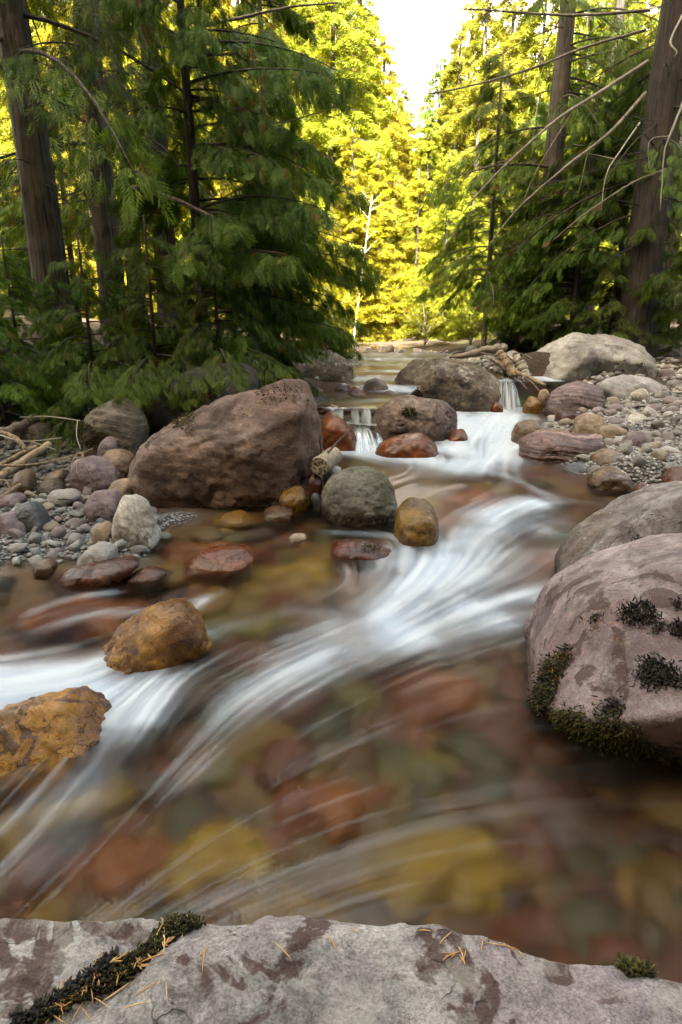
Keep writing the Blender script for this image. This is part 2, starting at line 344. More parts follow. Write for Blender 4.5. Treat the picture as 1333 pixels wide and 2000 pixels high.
# ------------------------------------------------------------------ the stream: silky water
strokes = [  # picture points on the surface, half width (m), foam
    ([(1060,805),(1000,815),(955,840),(925,870),(890,905)], .2, .9), ([(990,830),(975,880),(940,925)], .2, .85), ([(1040,890),(985,905),(930,930),(880,945)], .13, .55),
    ([(920,815),(905,850),(890,890)], .15, .85), ([(940,900),(900,925),(840,935)], .16, .5),
    ([(705,880),(730,900),(790,915),(880,925)], .12, .85), ([(640,905),(700,905),(780,915)], .09, .7), ([(820,905),(880,900),(930,910)], .1, .8),
    ([(1075,995),(1000,1005),(940,1030),(880,1080)], .08, 1.0), ([(1000,1000),(960,1030),(900,1080),(840,1140)], .18, .36), ([(880,1080),(820,1135),(745,1195),(680,1240)], .15, .4),
    ([(1080,1040),(1000,1060),(920,1110),(860,1160)], .17, .33),
    ([(785,1085),(800,1125),(770,1180),(720,1220)], .08, .95), ([(830,1100),(790,1160),(720,1210),(650,1250)], .1, .4), ([(780,1150),(700,1210),(600,1262),(520,1300)], .16, .25),
    ([(1118,1165),(1030,1160),(940,1172),(850,1200)], .05, .95), ([(940,1172),(840,1205),(740,1240),(640,1275)], .08, .3), ([(1090,1190),(980,1200),(850,1228),(720,1262)], .07, .33), ([(1000,1185),(900,1205),(800,1232)], .13, .3),
    ([(700,1235),(590,1285),(500,1345),(420,1400)], .05, .18), ([(660,1270),(560,1335),(440,1430),(340,1510)], .05, .13), ([(560,1330),(420,1420),(240,1560),(60,1700)], .1, .06), ([(560,1290),(480,1330),(400,1390)], .03, .2),
    ([(310,1320),(230,1320),(120,1300),(0,1285),(-150,1290)], .085, .95), ([(292,1300),(282,1350),(250,1395)], .06, .95), ([(200,1330),(120,1330),(40,1325),(-80,1330)], .08, .9), ([(235,1330),(228,1370),(210,1400)], .045, .7),
    ([(840,1050),(875,1075),(860,1110)], .03, .5), ([(450,1150),(330,1180),(180,1185),(40,1215)], .03, .25), ([(640,1185),(560,1190),(470,1215)], .03, .25),
    ([(240,1150),(130,1160),(30,1190)], .025, .25), ([(400,1165),(385,1182),(360,1192)], .025, .4),
    ([(1280,1000),(1180,1000),(1080,985),(1000,960)], .05, .12), ([(930,935),(1010,955),(1080,990)], .03, .3), ([(1000,920),(1010,950),(960,990)], .05, .15),
    ([(1290,1060),(1180,1080),(1080,1100),(960,1150)], .05, .15),
    ([(140,1460),(60,1530),(-60,1600)], .05, .12), ([(120,1490),(80,1560),(20,1640)], .04, .08), ([(260,1440),(150,1560),(0,1700)], .05, .1), ([(120,1420),(170,1480),(120,1560)], .05, .12),
    ([(620,1040),(760,1050),(850,1070)], .035, .3), ([(560,1095),(640,1110),(780,1130)], .02, .1),
    ([(1250,1400),(950,1430),(650,1520),(250,1680)], .2, .0), ([(1300,1650),(900,1620),(500,1700),(200,1780)], .2, .0), ([(340,1100),(200,1130),(0,1150)], .1, .03),
    ([(1100,1290),(900,1290),(700,1350),(500,1460)], .12, .05)]
strokes += [([(205,1255),(180,1290),(130,1300)], .03, .5), ([(420,1225),(360,1240),(300,1285)], .04, .25), ([(205,1395),(195,1440),(150,1500)], .03, .2), ([(160,1480),(80,1520),(-20,1560)], .04, .15)]
SP = []
for pts, w_, f_ in strokes:
    P = np.array([[*PZ(a, b, .04)[:2]] for a, b in pts]); P = curve_pts(np.c_[P, np.zeros(len(P))], 40)[:, :2]
    SP.append((P, np.gradient(P, axis=0), w_, f_))
# coarse vector field
fx = np.linspace(-4, 4.5, 130); fy = np.linspace(0.6, 9.6, 140); FX, FY = np.meshgrid(fx, fy); VX = np.zeros_like(FX); VY = np.zeros_like(FX) - 1e-4
for P, T, w_, f_ in SP:
    for q in range(0, 40, 2):
        k = np.exp(-((FX - P[q, 0]) ** 2 + (FY - P[q, 1]) ** 2) / (2 * (0.16 + w_) ** 2)) + 1e-4; tt = T[q] / (np.linalg.norm(T[q]) + 1e-9)
        VX += k * tt[0]; VY += k * tt[1]
VN = np.hypot(VX, VY) + 1e-9; VX /= VN; VY /= VN
def bil(A, x, y, x0, dx, y0, dy):
    a = np.clip((x - x0) / dx, 0, A.shape[1] - 1.001); b = np.clip((y - y0) / dy, 0, A.shape[0] - 1.001)
    i = a.astype(int); j = b.astype(int); a -= i; b -= j
    return A[j, i] * (1 - a) * (1 - b) + A[j, i + 1] * a * (1 - b) + A[j + 1, i] * (1 - a) * b + A[j + 1, i + 1] * a * b
TAB = rng.random((512, 512))
def tabn(x, y, c):
    a = x / c; b = y / c; i = np.floor(a).astype(int); j = np.floor(b).astype(int); a = a - i; b = b - j; i &= 511; j &= 511; i2 = (i + 1) & 511; j2 = (j + 1) & 511
    return TAB[j, i] * (1 - a) * (1 - b) + TAB[j, i2] * a * (1 - b) + TAB[j2, i] * (1 - a) * b + TAB[j2, i2] * a * b
NR, NC = 430, 370
yy = np.exp(np.linspace(math.log(0.75), math.log(9.35), NR)); uu = np.linspace(-1, 1, NC)
WX = uu[None] * (0.66 * yy[:, None] + 0.45); WY = np.repeat(yy[:, None], NC, 1)
x_ = WX.ravel(); y_ = WY.ravel()
dxf, dyf = fx[1] - fx[0], fy[1] - fy[0]
lic = {}
for c, L in ((.010, .45), (.03, .55), (.1, .6)):
    acc = np.zeros_like(x_); wsum = 0
    for sgn in (-1, 1):
        px, py = x_.copy(), y_.copy(); st = sgn * L / 22
        for k in range(22):
            wgt = 0.5 + 0.5 * math.cos(math.pi * k / 22); acc += wgt * tabn(px + 31, py + 17, c); wsum += wgt
            vx = bil(VX, px, py, fx[0], dxf, fy[0], dyf); vy = bil(VY, px, py, fx[0], dxf, fy[0], dyf); px += vx * st; py += vy * st
    acc /= wsum; lic[c] = (acc - acc.mean()) / acc.std()
foam = np.zeros_like(x_)
for P, T, w_, f_ in SP:
    d2 = np.full_like(x_, 1e9); box = (x_ > P[:, 0].min() - 4 * w_) & (x_ < P[:, 0].max() + 4 * w_) & (y_ > P[:, 1].min() - 4 * w_) & (y_ < P[:, 1].max() + 4 * w_)
    ix = np.nonzero(box)[0]; dd = np.full(len(ix), 1e9); tb = np.zeros(len(ix))
    for q in range(40):
        e = (x_[ix] - P[q, 0]) ** 2 + (y_[ix] - P[q, 1]) ** 2; m_ = e < dd; dd[m_] = e[m_]; tb[m_] = q / 39
    k = np.exp(-(dd / (2 * (1.2 * w_ * (1 + .06 * lic[.1][ix] + .06 * lic[.03][ix])) ** 2 + 1e-6)) ** .85) * np.interp(tb, [0, .12, .8, 1], [.35, 1, 1, .35])
    foam[ix] = 1 - (1 - foam[ix]) * (1 - f_ * k)
pn = fbm(np.c_[x_ * 3.2, y_ * 2.6, 0 * x_], 3, 83); foam = np.clip(foam * (1 + np.where(y_ < 4.6, .45, .15) * pn) * 1.04 - .06, 0, .93)
stk = 0.65 * lic[.010] + 0.7 * lic[.03] + 0.25 * lic[.1]
foam_s = np.clip(foam * (1 + 0.08 * stk) + 0.035 * np.clip(stk - .2, 0, 3) * (foam + .02), 0, 1)
foam_s = sstep(-.05, 1.05, foam_s) * 0.6 + 0.4 * foam_s
thr = np.clip(.55 * lic[.010] + .6 * lic[.03] + .5 * lic[.1] + .9 * pn, 0, 2.5)                       # fine threads of bubbles drifting over the pool
foam_s = np.clip(foam_s + .068 * thr * sstep(3.0, 2.3, y_) * (.18 + .82 * sstep(.9, -.5, x_)), 0, .95)
zw = water_low(x_, y_) + 0.0018 * lic[.1] + 0.0006 * lic[.03] + foam * 0.012
def water_mat(name='silky_water', thin=False):
    t = NT(name); f = t.attr('foam'); s = t.attr('streak'); tc = t.n('TexCoord').outputs['Object']
    fr = t.n('Fresnel', {'IOR': 1.33}).outputs[0]
    tr = t.n('BsdfRefraction', {'Color': (0.97, 0.98, 0.95), 'Roughness': 0.66, 'IOR': 1.15}) if not thin else t.n('BsdfTransparent', {'Color': (.97, .98, .97)})
    gl = t.n('BsdfGlossy', {'Color': (1, 1, 1), 'Roughness': 0.17})
    clear = t.n('MixShader', {0: t.math('MULTIPLY', t.math('MAXIMUM', t.math('SUBTRACT', fr, 0.04), 0.0), 0.4), 1: tr, 2: gl})
    wc = t.mix(t.ramp(s, 0.2, 0.8), (0.62, 0.73, 0.88), (0.80, 0.87, 0.96))
    df = t.n('BsdfDiffuse', {'Color': wc}); tl = t.n('BsdfTranslucent', {'Color': (0.7, 0.78, 0.85)})
    fo = t.n('MixShader', {0: 0.3, 1: df, 2: tl})
    return t.surf(t.n('MixShader', {0: f, 1: clear, 2: fo}))
WM = water_mat(); WMF = water_mat('falling_water', True)
Fq = grid_faces(NR, NC)
zg = ground(x_, y_, False)
keep = ((zw > zg - 0.12) & ~((y_ > 7.02) & (x_ < .62)) & (y_ < 9.12))[Fq].any(1)
wme = mesh_arrays('stream', np.c_[x_, y_, zw], Fq[keep], True, {'foam': foam_s, 'streak': 0.5 + 0.18 * stk})
stream = tag(link('stream', wme, WM), kind='structure')
# upper reach
NR2, NC2 = 240, 130
y2 = np.exp(np.linspace(math.log(7.06), math.log(22), NR2)); X2 = np.linspace(-1.3, 3.3, NC2)[None] + 0 * y2[:, None]; Y2 = y2[:, None] + 0 * X2; a_, b_ = X2.ravel(), Y2.ravel()
P2 = np.stack([a_, b_, 0 * a_], -1)
st2 = fbm(P2 * np.array([1.4, 5, 1]) , 3, 21); st3 = fbm(P2 * np.array([9, 1.6, 1]), 3, 27)
band = np.zeros_like(a_)
for cyy, ww, ff in ((7.9, .08, .35), (8.62, .14, 1.0), (9.48, .16, 1.0), (10.3, .12, .6), (11.5, .3, .5), (13, .3, .5), (15, .5, .4)):
    band += ff * (.35 + .65 * sstep(-.5, .5, fbm(np.c_[a_ * 1.1 + cyy * 3, b_ * .4, 0 * a_], 2, 61))) * np.exp(-((b_ - cyy + 0.12 * st2 + .07 * cyy * .6 * fbm(np.c_[a_ * .8, 0 * a_ + cyy, 0 * a_], 2, 63)) ** 2) / (2 * ww * ww))
band *= np.where(b_ < 8.9, sstep(.05, .35, a_), 1)
fo2 = np.clip(band * (0.8 + .35 * st3) + .08 * np.clip(st3, 0, 1), 0, .9) + np.exp(-(b_ - 7.06) ** 2 / .004) * .35 * (.5 + .5 * st3)
z2 = water_up(a_, b_ + .25 * fbm(np.c_[a_ * .9, 0 * a_, 0 * a_], 2, 64)) + 0.007 * st2 + 0.003 * st3
lim = np.interp(b_, [7.06, 8.3, 9.05, 9.15], [.55, .95, 1.2, 3.4])
F2 = grid_faces(NR2, NC2); k2 = ((a_ < lim) & (ground(a_, b_, False) < z2 + .12))[F2].all(1)
link('upper_reach', mesh_arrays('upper_reach', np.c_[a_, b_, z2], F2[k2], True, {'foam': np.clip(fo2, 0, 1), 'streak': .5 + .25 * st3}), WM, stream)
def fall(name, top_l, top_r, bot_l, bot_r, back, seed, fmax=.9):
    n, m_ = 60, 40; A = np.linspace(0, 1, m_); B = np.linspace(0, 1, n); V = []; at = []
    top_l, top_r, bot_l, bot_r = map(np.array, (top_l, top_r, bot_l, bot_r))
    for b in B:
        for a in A:
            tp = top_l + (top_r - top_l) * a; bt = bot_l + (bot_r - bot_l) * a
            e = max(0, (b - .25) / .75); q = tp + (bt - tp) * e; q = q.copy(); q[2] = tp[2] - (tp[2] - bt[2]) * e ** 1.6
            if b < .25: q = tp + np.array([0, (0.25 - b) / .25 * back, 0.004])
            V.append(q); at.append((a, b))
    V = np.array(V); at = np.array(at); s = fbm(np.c_[at[:, 0] * 13, at[:, 1] * .7, 0 * at[:, 0] + seed], 3, seed)
    lp = vnoise(np.c_[at[:, 0] * 4, 0 * at[:, 0], 0 * at[:, 0] + seed], seed); V[:, 1] -= (0.03 * s * at[:, 1] + .07 * lp) * (at[:, 1] > .2); V[:, 2] += .025 * lp * (1 - at[:, 1]) - .02 * (1 - at[:, 1]) * np.abs(at[:, 0] - .5) * 2
    f = np.clip((0.1 + .9 * sstep(.2, .75, at[:, 1])) * (.62 + .85 * s), 0, 1) * fmax * sstep(0, .12, at[:, 0]) * sstep(1, .88, at[:, 0])
    f = np.maximum(f, sstep(.9, 1, at[:, 1]) * .9)
    return link(name, mesh_arrays(name, V, grid_faces(n, m_), True, {'foam': f, 'streak': .5 + .3 * s}), WMF, stream)
fall('waterfall', PY(972, 742, 9.12), PY(1003, 738, 9.12), PY(962, 803, 8.9), PY(1022, 803, 8.85), .25, 3)
fall('waterfall', PY(638, 795, 7.08), PY(735, 797, 7.08), PY(636, 828, 6.97), PY(735, 830, 6.97), .12, 5)
fall('waterfall', PY(692, 835, 6.9), PY(716, 838, 6.9), PY(690, 892, 6.2), PY(728, 895, 6.2), .12, 8)
fall('waterfall', PY(700, 830, 6.95), PY(740, 842, 6.95), PY(712, 886, 6.45), PY(760, 890, 6.45), .12, 12, .7)

# ------------------------------------------------------------------ boulders
def hull_planes(P):
    bm = bmesh.new(); vs_ = [bm.verts.new(p) for p in P]; r = bmesh.ops.convex_hull(bm, input=vs_)
    bm.normal_update(); pl = []
    c = P.mean(0)
    for f in bm.faces:
        if f.calc_area() < 1e-7: continue
        nn = np.array(f.normal); h = nn @ (np.array(f.verts[0].co) - c)
        if h < 0: nn, h = -nn, -h
        pl.append((f.calc_area(), nn, h))
    bm.free(); pl.sort(key=lambda q: -q[0]); out = []
    for a, nn, h in pl:
        if h < 1e-5: continue
        if all(nn @ o[0] < 0.985 for o in out): out.append((nn, h))
    return c, np.array([o[0] for o in out]), np.array([o[1] for o in out])
def soft_hull(P, sub, k, chop=0, seed=0):
    c, N, H = hull_planes(P); D, F = ico(sub)
    if chop:                                     # a few broken facets
        r_ = np.random.default_rng(seed); C_ = r_.normal(0, 1, (chop, 3)); C_[:, 2] = np.abs(C_[:, 2]) * .7; C_[:, 1] = -np.abs(C_[:, 1]); C_ /= np.linalg.norm(C_, axis=1)[:, None]
        hs = ((P - c) @ C_.T).max(0) * r_.uniform(.80, .92, chop); N = np.vstack([N, C_]); H = np.r_[H, hs]
    H = H * 1.03
    q = np.maximum(D @ N.T, 0) / H[None]; q = np.maximum(q, 1e-9); mx_ = q.max(1)
    r = 1 / (mx_ * ((q / mx_[:, None]) ** k).sum(1) ** (1 / k))
    return c, D * r[:, None], F, D
def rock_detail(V, D, size, seed, amp=0.05, fine=0.012, strata=0.0, strata_f=9.0, dents=(), lump=1.0):
    P = V / size
    d = amp * fbm(P * 1.7 * lump + seed * 3.1, 3, seed) + fine * fbm(P * 9 + seed, 4, seed + 5, .6)
    rd = 1 - np.abs(fbm(P * 2.6 + seed, 4, seed + 9)); d -= .9 * amp * np.clip(rd - .7, 0, 1) * 2; d += .35 * amp * np.abs(fbm(P * 4.5 - seed, 3, seed + 13)); pk = fbm(P * 1.3 + 5 * seed, 2, seed + 4); d += amp * .6 * (np.round(pk * 5) / 5 - pk)
    if strata:
        h = P @ np.array([.1, .14, 1.0]) + .05 * vnoise(P * 2, seed); d += strata * fbm(np.c_[h * strata_f, 0 * h, 0 * h + seed], 3, seed + 2)
    V = V + D * (d * size)[:, None]
    for c, r, dep in dents:
        e = np.exp(-((V - np.array(c)) ** 2).sum(1) / (2 * r * r)); V = V - D * (dep * e)[:, None]
    return V
ROCKS = {}
def rock(name, label, outline, y, front, back, mat, sub=5, k=14, seed=None, sink=.12, amp=.05, fine=.016, strata=0, strata_f=9, extra=(), cat='boulder', group=None, fs=.72, bs=.75, ftop=.55, dents=(), lump=1.0, chop=8):
    seed = seed if seed is not None else len(ROCKS) + 3
    P = np.array([PY(a, b, y) for a, b in outline]); c = P.mean(0); lo = P[:, 2].min()
    pf = c + (P - c) * fs; pf[P[:, 2] > c[2], 2] = c[2] + (P[P[:, 2] > c[2], 2] - c[2]) * fs * ftop; pf[:, 1] -= front * np.where(P[:, 2] > c[2], .85, 1.0); pb = c + (P - c) * bs; pb[:, 1] += back
    low = P[P[:, 2] < lo + .3 * (P[:, 2].max() - lo)].copy(); low[:, 2] -= sink
    lf = c + (low - c) * [.8, 1, 1]; lf[:, 1] -= front * .9; lb = lf.copy(); lb[:, 1] += front * .9 + back
    ex = [PY(a, b, y + dy) for a, b, dy in extra]
    allP = np.vstack([P, pf, pb, low, lf, lb] + ([np.array(ex)] if ex else []))
    c, V, F, D = soft_hull(allP, sub, k, chop, seed); size = V.std() * 2
    V = rock_detail(V, D, size, seed, amp, fine, strata, strata_f, [((np.array(PY(a, b, y + dy)) - c), r, dp) for a, b, dy, r, dp in dents], lump)
    base = np.array([c[0], c[1], c[2] + V[:, 2].min()]); V = V + c - base
    o = link(name, mesh_arrays(name, V, F), mat, None, base)
    tag(o, label, cat, group); ROCKS[label] = o; o['_base'] = 0; del o['_base']
    return o
RM = rock_mat
m_maroon = RM('maroon_boulder', (0.10, 0.055, 0.042), (0.25, 0.175, 0.14), (0.16, 0.092, 0.066), 2.6, strata=.24, strata_f=5, lichen=.12, pits=.5, moss=.12, wet=.12, wet_soft=.06, bump=.7)
m_brown = RM('brown_grey_boulder', (0.10, 0.085, 0.068), (0.2, 0.17, 0.135), (0.14, 0.105, 0.075), 3.5, strata=.5, strata_f=12, lichen=.15, moss=.36, wet=.28, bump=.8)
m_dark = RM('dark_boulder', (0.018, 0.015, 0.014), (0.045, 0.038, 0.034), (0.028, 0.023, 0.02), 2.5, lichen=.25, moss=.2)  # base colour darkened to carry the shade under the boughs
m_lichen = RM('lichen_boulder', (0.075, 0.058, 0.045), (0.19, 0.15, 0.11), (0.12, 0.09, 0.06), 3.2, lichen=.85, moss=.34, wet=.3, wet_soft=.1, bump=.8)
m_mid = RM('purple_brown_boulder', (0.10, 0.06, 0.052), (0.24, 0.175, 0.145), (0.14, 0.09, 0.075), 3.6, lichen=.4, moss=.18, pits=.4, wet=.32, wet_soft=.09, bump=.6)
m_redwet = RM('wet_red_rock', (0.12, 0.030, 0.010), (0.20, 0.060, 0.018), (0.13, 0.040, 0.011), 4, wet=9, rough=.35, bump=.4, strata=.15)
m_olive = RM('olive_grey_boulder', (0.10, 0.095, 0.07), (0.17, 0.16, 0.13), (0.085, 0.075, 0.035), 3.2, lichen=.15, moss=.16, wet=.15, wet_soft=.06, bump=.5)
m_ochre = RM('wet_ochre_rock', (0.22, 0.09, 0.006), (0.37, 0.17, 0.010), (0.14, 0.05, 0.005), 5, wet=9, wet_soft=.12, rough=.3, bump=.8, stain=.85, moss_col=(.05, .05, .005))
m_ochre2 = RM('golden_algae_rock', (0.15, 0.075, 0.008), (0.27, 0.145, 0.014), (0.08, 0.045, 0.007), 6, wet=9, rough=.3, bump=.8, stain=.4)
m_redlow = RM('dark_red_wet_rock', (0.07, 0.016, 0.009), (0.13, 0.034, 0.016), (0.04, 0.018, 0.007), 5, wet=9, rough=.25, bump=.5, moss=.1)
m_pale = RM('pale_grey_boulder', (0.27, 0.255, 0.24), (0.40, 0.385, 0.365), (0.30, 0.265, 0.24), 1.6, lichen=.12, strata=.2, strata_f=5, bump=.5, grain=.7)
m_pale2 = RM('smooth_pale_boulder', (0.30, 0.29, 0.285), (0.44, 0.43, 0.415), (0.30, 0.27, 0.255), 1.8, bump=.3, grain=.5)
m_purple = RM('purple_strata_rock', (0.13, 0.085, 0.09), (0.22, 0.165, 0.175), (0.16, 0.11, 0.105), 4, strata=.7, strata_f=16, wet=.3, wet_soft=.08, bump=.7)
m_slabred = RM('banded_red_slab', (0.12, 0.06, 0.055), (0.24, 0.15, 0.14), (0.15, 0.075, 0.065), 4, strata=.75, strata_f=22, wet=.3, wet_soft=.06, bump=.6, rough=.5)
m_tan = RM('tan_stone', (0.25, 0.18, 0.12), (0.40, 0.31, 0.23), (0.30, 0.21, 0.14), 5, lichen=.15, bump=.6)
m_brwet = RM('brown_wet_stone', (0.16, 0.10, 0.055), (0.29, 0.20, 0.12), (0.19, 0.11, 0.05), 5, strata=.3, wet=.24, wet_soft=.08, bump=.6, rough=.45)
m_purp2 = RM('dusty_purple_stone', (0.17, 0.12, 0.135), (0.26, 0.205, 0.22), (0.2, 0.145, 0.15), 4, bump=.5, strata=.2)
m_white = RM('white_weathered_stone', (0.40, 0.375, 0.33), (0.6, 0.57, 0.52), (0.42, 0.36, 0.29), 6, strata=.35, strata_f=16, bump=.8, strata_axis=(1.0, .3, .25))
m_slate = RM('slate_stone', (0.06, 0.065, 0.072), (0.12, 0.125, 0.135), (0.08, 0.085, 0.09), 5, bump=.3, rough=.5)
m_cobble = RM('cobble', (0.17, 0.175, 0.18), (0.31, 0.31, 0.305), (0.22, 0.215, 0.19), 9, strata=.25, bump=.4, rnd=.45, rough=.6)
m_cobbleR = RM('pale_cobble', (0.26, 0.25, 0.235), (0.42, 0.4, 0.37), (0.30, 0.27, 0.235), 9, strata=.25, bump=.4, rnd=.35, rough=.7)
m_bedr = RM('sunken_red_rock', (0.17, 0.04, 0.005), (0.26, 0.08, 0.010), (0.12, 0.03, 0.005), 1.6, bump=.05, grain=.15, rough=.6)
m_bedo = RM('sunken_ochre_rock', (0.22, 0.115, 0.006), (0.33, 0.2, 0.012), (0.14, 0.055, 0.006), 1.6, bump=.05, grain=.15, rough=.6)
m_bedg = RM('sunken_green_rock', (0.09, 0.085, 0.02), (0.17, 0.12, 0.012), (0.12, 0.06, 0.008), 1.6, bump=.05, grain=.15, rough=.6)
m_bedd = RM('sunken_dark_rock', (0.07, 0.026, 0.012), (0.10, 0.05, 0.02), (0.06, 0.035, 0.01), 1.6, bump=.05, grain=.15, rough=.6)
m_near = RM('near_slab_rock', (0.24, 0.22, 0.215), (0.42, 0.40, 0.38), (0.28, 0.235, 0.24), 5, lichen=.55, stain=.9, bump=1.0, rough=.85, grain=1.5)
m_rfront = RM('mauve_boulder', (0.20, 0.135, 0.14), (0.31, 0.235, 0.235), (0.23, 0.155, 0.15), 3.5, lichen=.5, stain=.8, pits=.0, wet=.05, wet_soft=.05, bump=.6, strata=.22, strata_f=9)
m_rback = RM('grey_mauve_boulder', (0.13, 0.105, 0.095), (0.25, 0.215, 0.20), (0.18, 0.13, 0.10), 3.5, lichen=.6, stain=.4, pits=.3, wet=.13, wet_soft=.08, bump=.7)

big = rock('boulder', 'huge maroon brown boulder with mossy crown at left of the stream', [(258,930),(266,890),(300,845),(322,822),(385,798),(440,785),(500,765),(560,741),(600,746),(618,772),(629,830),(624,890),(602,940),(545,978),(450,992),(370,1000),(295,990),(283,960)],
     5.0, .36, .55, m_maroon, 6, 60, 3, .15, .04, .014, .006, 6, dents=((350,805,0,.16,.05),(470,800,-.3,.22,.05)), extra=((455,872,-.46),(300,868,-.34),(590,805,-.32),(380,890,-.42)), fs=.8, ftop=.3, chop=0)
rock('boulder', 'brown grey cracked boulder with moss, left of the huge maroon boulder', [(160,850),(163,820),(185,785),(215,772),(250,780),(280,810),(289,845),(270,875),(230,884),(175,884)], 5.7, .25, .3, m_brown, 5, 20, 4, extra=((205,800,-.25),))
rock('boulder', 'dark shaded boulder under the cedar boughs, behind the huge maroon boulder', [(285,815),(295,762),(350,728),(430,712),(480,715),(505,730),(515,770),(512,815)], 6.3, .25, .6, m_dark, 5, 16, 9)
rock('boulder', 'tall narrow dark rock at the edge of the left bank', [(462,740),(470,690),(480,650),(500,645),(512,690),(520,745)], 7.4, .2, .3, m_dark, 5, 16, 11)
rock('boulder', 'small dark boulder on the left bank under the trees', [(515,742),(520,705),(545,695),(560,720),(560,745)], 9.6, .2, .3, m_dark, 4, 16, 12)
rock('boulder', 'dark lichen speckled boulder beside the upper stream', [(551,738),(550,694),(572,681),(640,682),(672,696),(694,716),(690,738),(640,750),(580,748)], 9.5, .35, .5, m_lichen, 5, 18, 14, amp=.05)
rock('boulder', 'broad pale crusted boulder between the two little falls', [(755,745),(785,722),(800,702),(850,699),(920,703),(965,715),(990,745),(978,780),(950,806),(900,810),(850,795),(790,772)], 9.1, .38, .35, m_lichen, 6, 24, 15, amp=.05, extra=((860,735,-.45),(820,720,-.3)), sink=.2)
rock('boulder', 'rounded purple brown boulder with moss tuft in midstream', [(713,820),(725,800),(760,780),(800,769),(850,774),(885,788),(906,808),(902,835),(875,858),(810,864),(760,856),(725,842)], 7.05, .3, .3, m_mid, 6, 14, 16)
rock('boulder', 'smooth wet rust red boulder below the midstream boulder', [(723,885),(740,865),(780,850),(822,845),(850,855),(867,880),(860,898),(800,906),(740,904)], 6.25, .25, .25, m_redwet, 5, 12, 17, amp=.03)
rock('boulder', 'wet red brown boulder wedged beside the huge maroon boulder', [(625,840),(632,805),(648,800),(668,812),(692,840),(702,860),(696,888),(660,898),(628,892)], 6.5, .2, .2, m_redwet, 5, 16, 18, amp=.03)
rock('stone', 'small wet red stone at right foot of the midstream boulder', [(873,858),(888,839),(910,837),(918,850),(906,865),(880,868)], 6.85, .12, .12, m_redwet, 4, 12, 19, cat='stone')
rock('boulder', 'low dark water-worn ledge at the lip of the left fall', [(600,800),(625,793),(680,796),(745,803),(760,815),(755,842),(700,845),(620,842),(600,835)], 7.22, .06, .3, m_redlow, 5, 26, 20, cat='rock', fs=.9, ftop=.9)
rock('boulder', 'rounded olive grey boulder standing in the water at centre', [(627,975),(632,950),(655,925),(700,914),(742,920),(768,945),(786,980),(776,1008),(730,1025),(680,1018),(635,1002)], 4.5, .28, .28, m_olive, 6, 16, 21, amp=.035, extra=((650,955,-.2),(740,940,-.15)))
rock('boulder', 'golden brown wet boulder right of the olive grey boulder', [(767,1045),(776,1000),(795,978),(830,975),(850,985),(861,1010),(850,1048),(820,1062),(780,1058)], 4.0, .18, .18, m_ochre2, 5, 16, 22, amp=.04)
rock('boulder', 'low dark red wet rock breaking the surface at centre', [(638,1076),(650,1060),(690,1066),(710,1055),(745,1064),(782,1076),(772,1096),(720,1104),(670,1098)], 3.75, .15, .15, m_redlow, 5, 18, 23, amp=.05, cat='rock')
rock('boulder', 'long ochre yellow rock streaked dark, in the left rapids', [(130,1335),(168,1285),(188,1243),(232,1196),(290,1158),(345,1145),(365,1160),(398,1192),(425,1245),(370,1310),(290,1345),(190,1360)], 2.62, .16, .2, m_ochre, 6, 30, 24, amp=.05, extra=((250,1230,-.16),(350,1190,-.2)), ftop=.2, cat='rock')
rock('boulder', 'ochre and black boulder at the left edge, water veiling its foot', [(-120,1420),(0,1372),(50,1345),(100,1338),(160,1350),(200,1400),(250,1480),(240,1560),(120,1600),(-120,1620)], 1.98, .2, .22, m_ochre, 6, 30, 25, amp=.05, ftop=.3)
rock('stone', 'wet amber stone at the foot of the huge maroon boulder', [(541,972),(555,955),(580,948),(605,955),(612,975),(590,994),(555,992)], 4.6, .12, .12, m_ochre2, 5, 14, 26, cat='stone')
rock('stone', 'flat wet brown stone in the shallows before the amber stone', [(508,1002),(530,992),(560,995),(577,1003),(560,1014),(520,1013)], 4.4, .12, .12, m_brwet, 4, 12, 27, cat='stone')
rock('stone', 'little maroon stone under the sawn log', [(597,942),(603,925),(618,924),(632,940),(626,957),(605,957)], 4.68, .08, .08, m_redlow, 4, 12, 28, cat='stone')
rock('stone', 'pale flat disc stone beside the sawn log', [(630,925),(640,910),(660,908),(672,918),(655,930),(635,934)], 4.75, .05, .06, m_pale2, 4, 10, 29, cat='stone')
rock('stone', 'dark wet pebble between amber stone and olive boulder', [(606,958),(614,950),(626,956),(632,980),(620,990),(608,980)], 4.62, .06, .06, m_slate, 4, 10, 30, cat='stone')
rock('stone', 'small tan pebble just under the shallows at centre', [(560,1052),(575,1043),(598,1044),(602,1052),(580,1058)], 3.95, .05, .05, m_tan, 3, 10, 31, sink=.03, cat='stone')
# right side
rock('boulder', 'largest pale grey boulder with overhang on the right gravel bar', [(1012,725),(1040,692),(1090,660),(1130,649),(1180,653),(1240,672),(1290,690),(1308,715),(1290,738),(1230,752),(1180,755),(1110,760),(1060,760),(1035,745)], 10.1, .6, .7, m_pale, 6, 26, 32, amp=.05,
     dents=((1185,735,-.75,.22,.16),(1240,735,-.6,.2,.1)), extra=((1130,690,-.75),(1060,735,-.8),(1215,700,-.7)))
rock('boulder', 'smooth pale boulder before the largest pale boulder', [(1165,758),(1188,740),(1220,732),(1265,733),(1297,750),(1308,770),(1250,780),(1190,780)], 8.9, .3, .3, m_pale2, 5, 16, 33, amp=.05)
rock('boulder', 'dark grey boulder behind the pale boulder at right', [(1232,690),(1245,672),(1282,665),(1312,676),(1330,698),(1325,715),(1260,720)], 11.6, .4, .4, m_brown, 5, 16, 34)
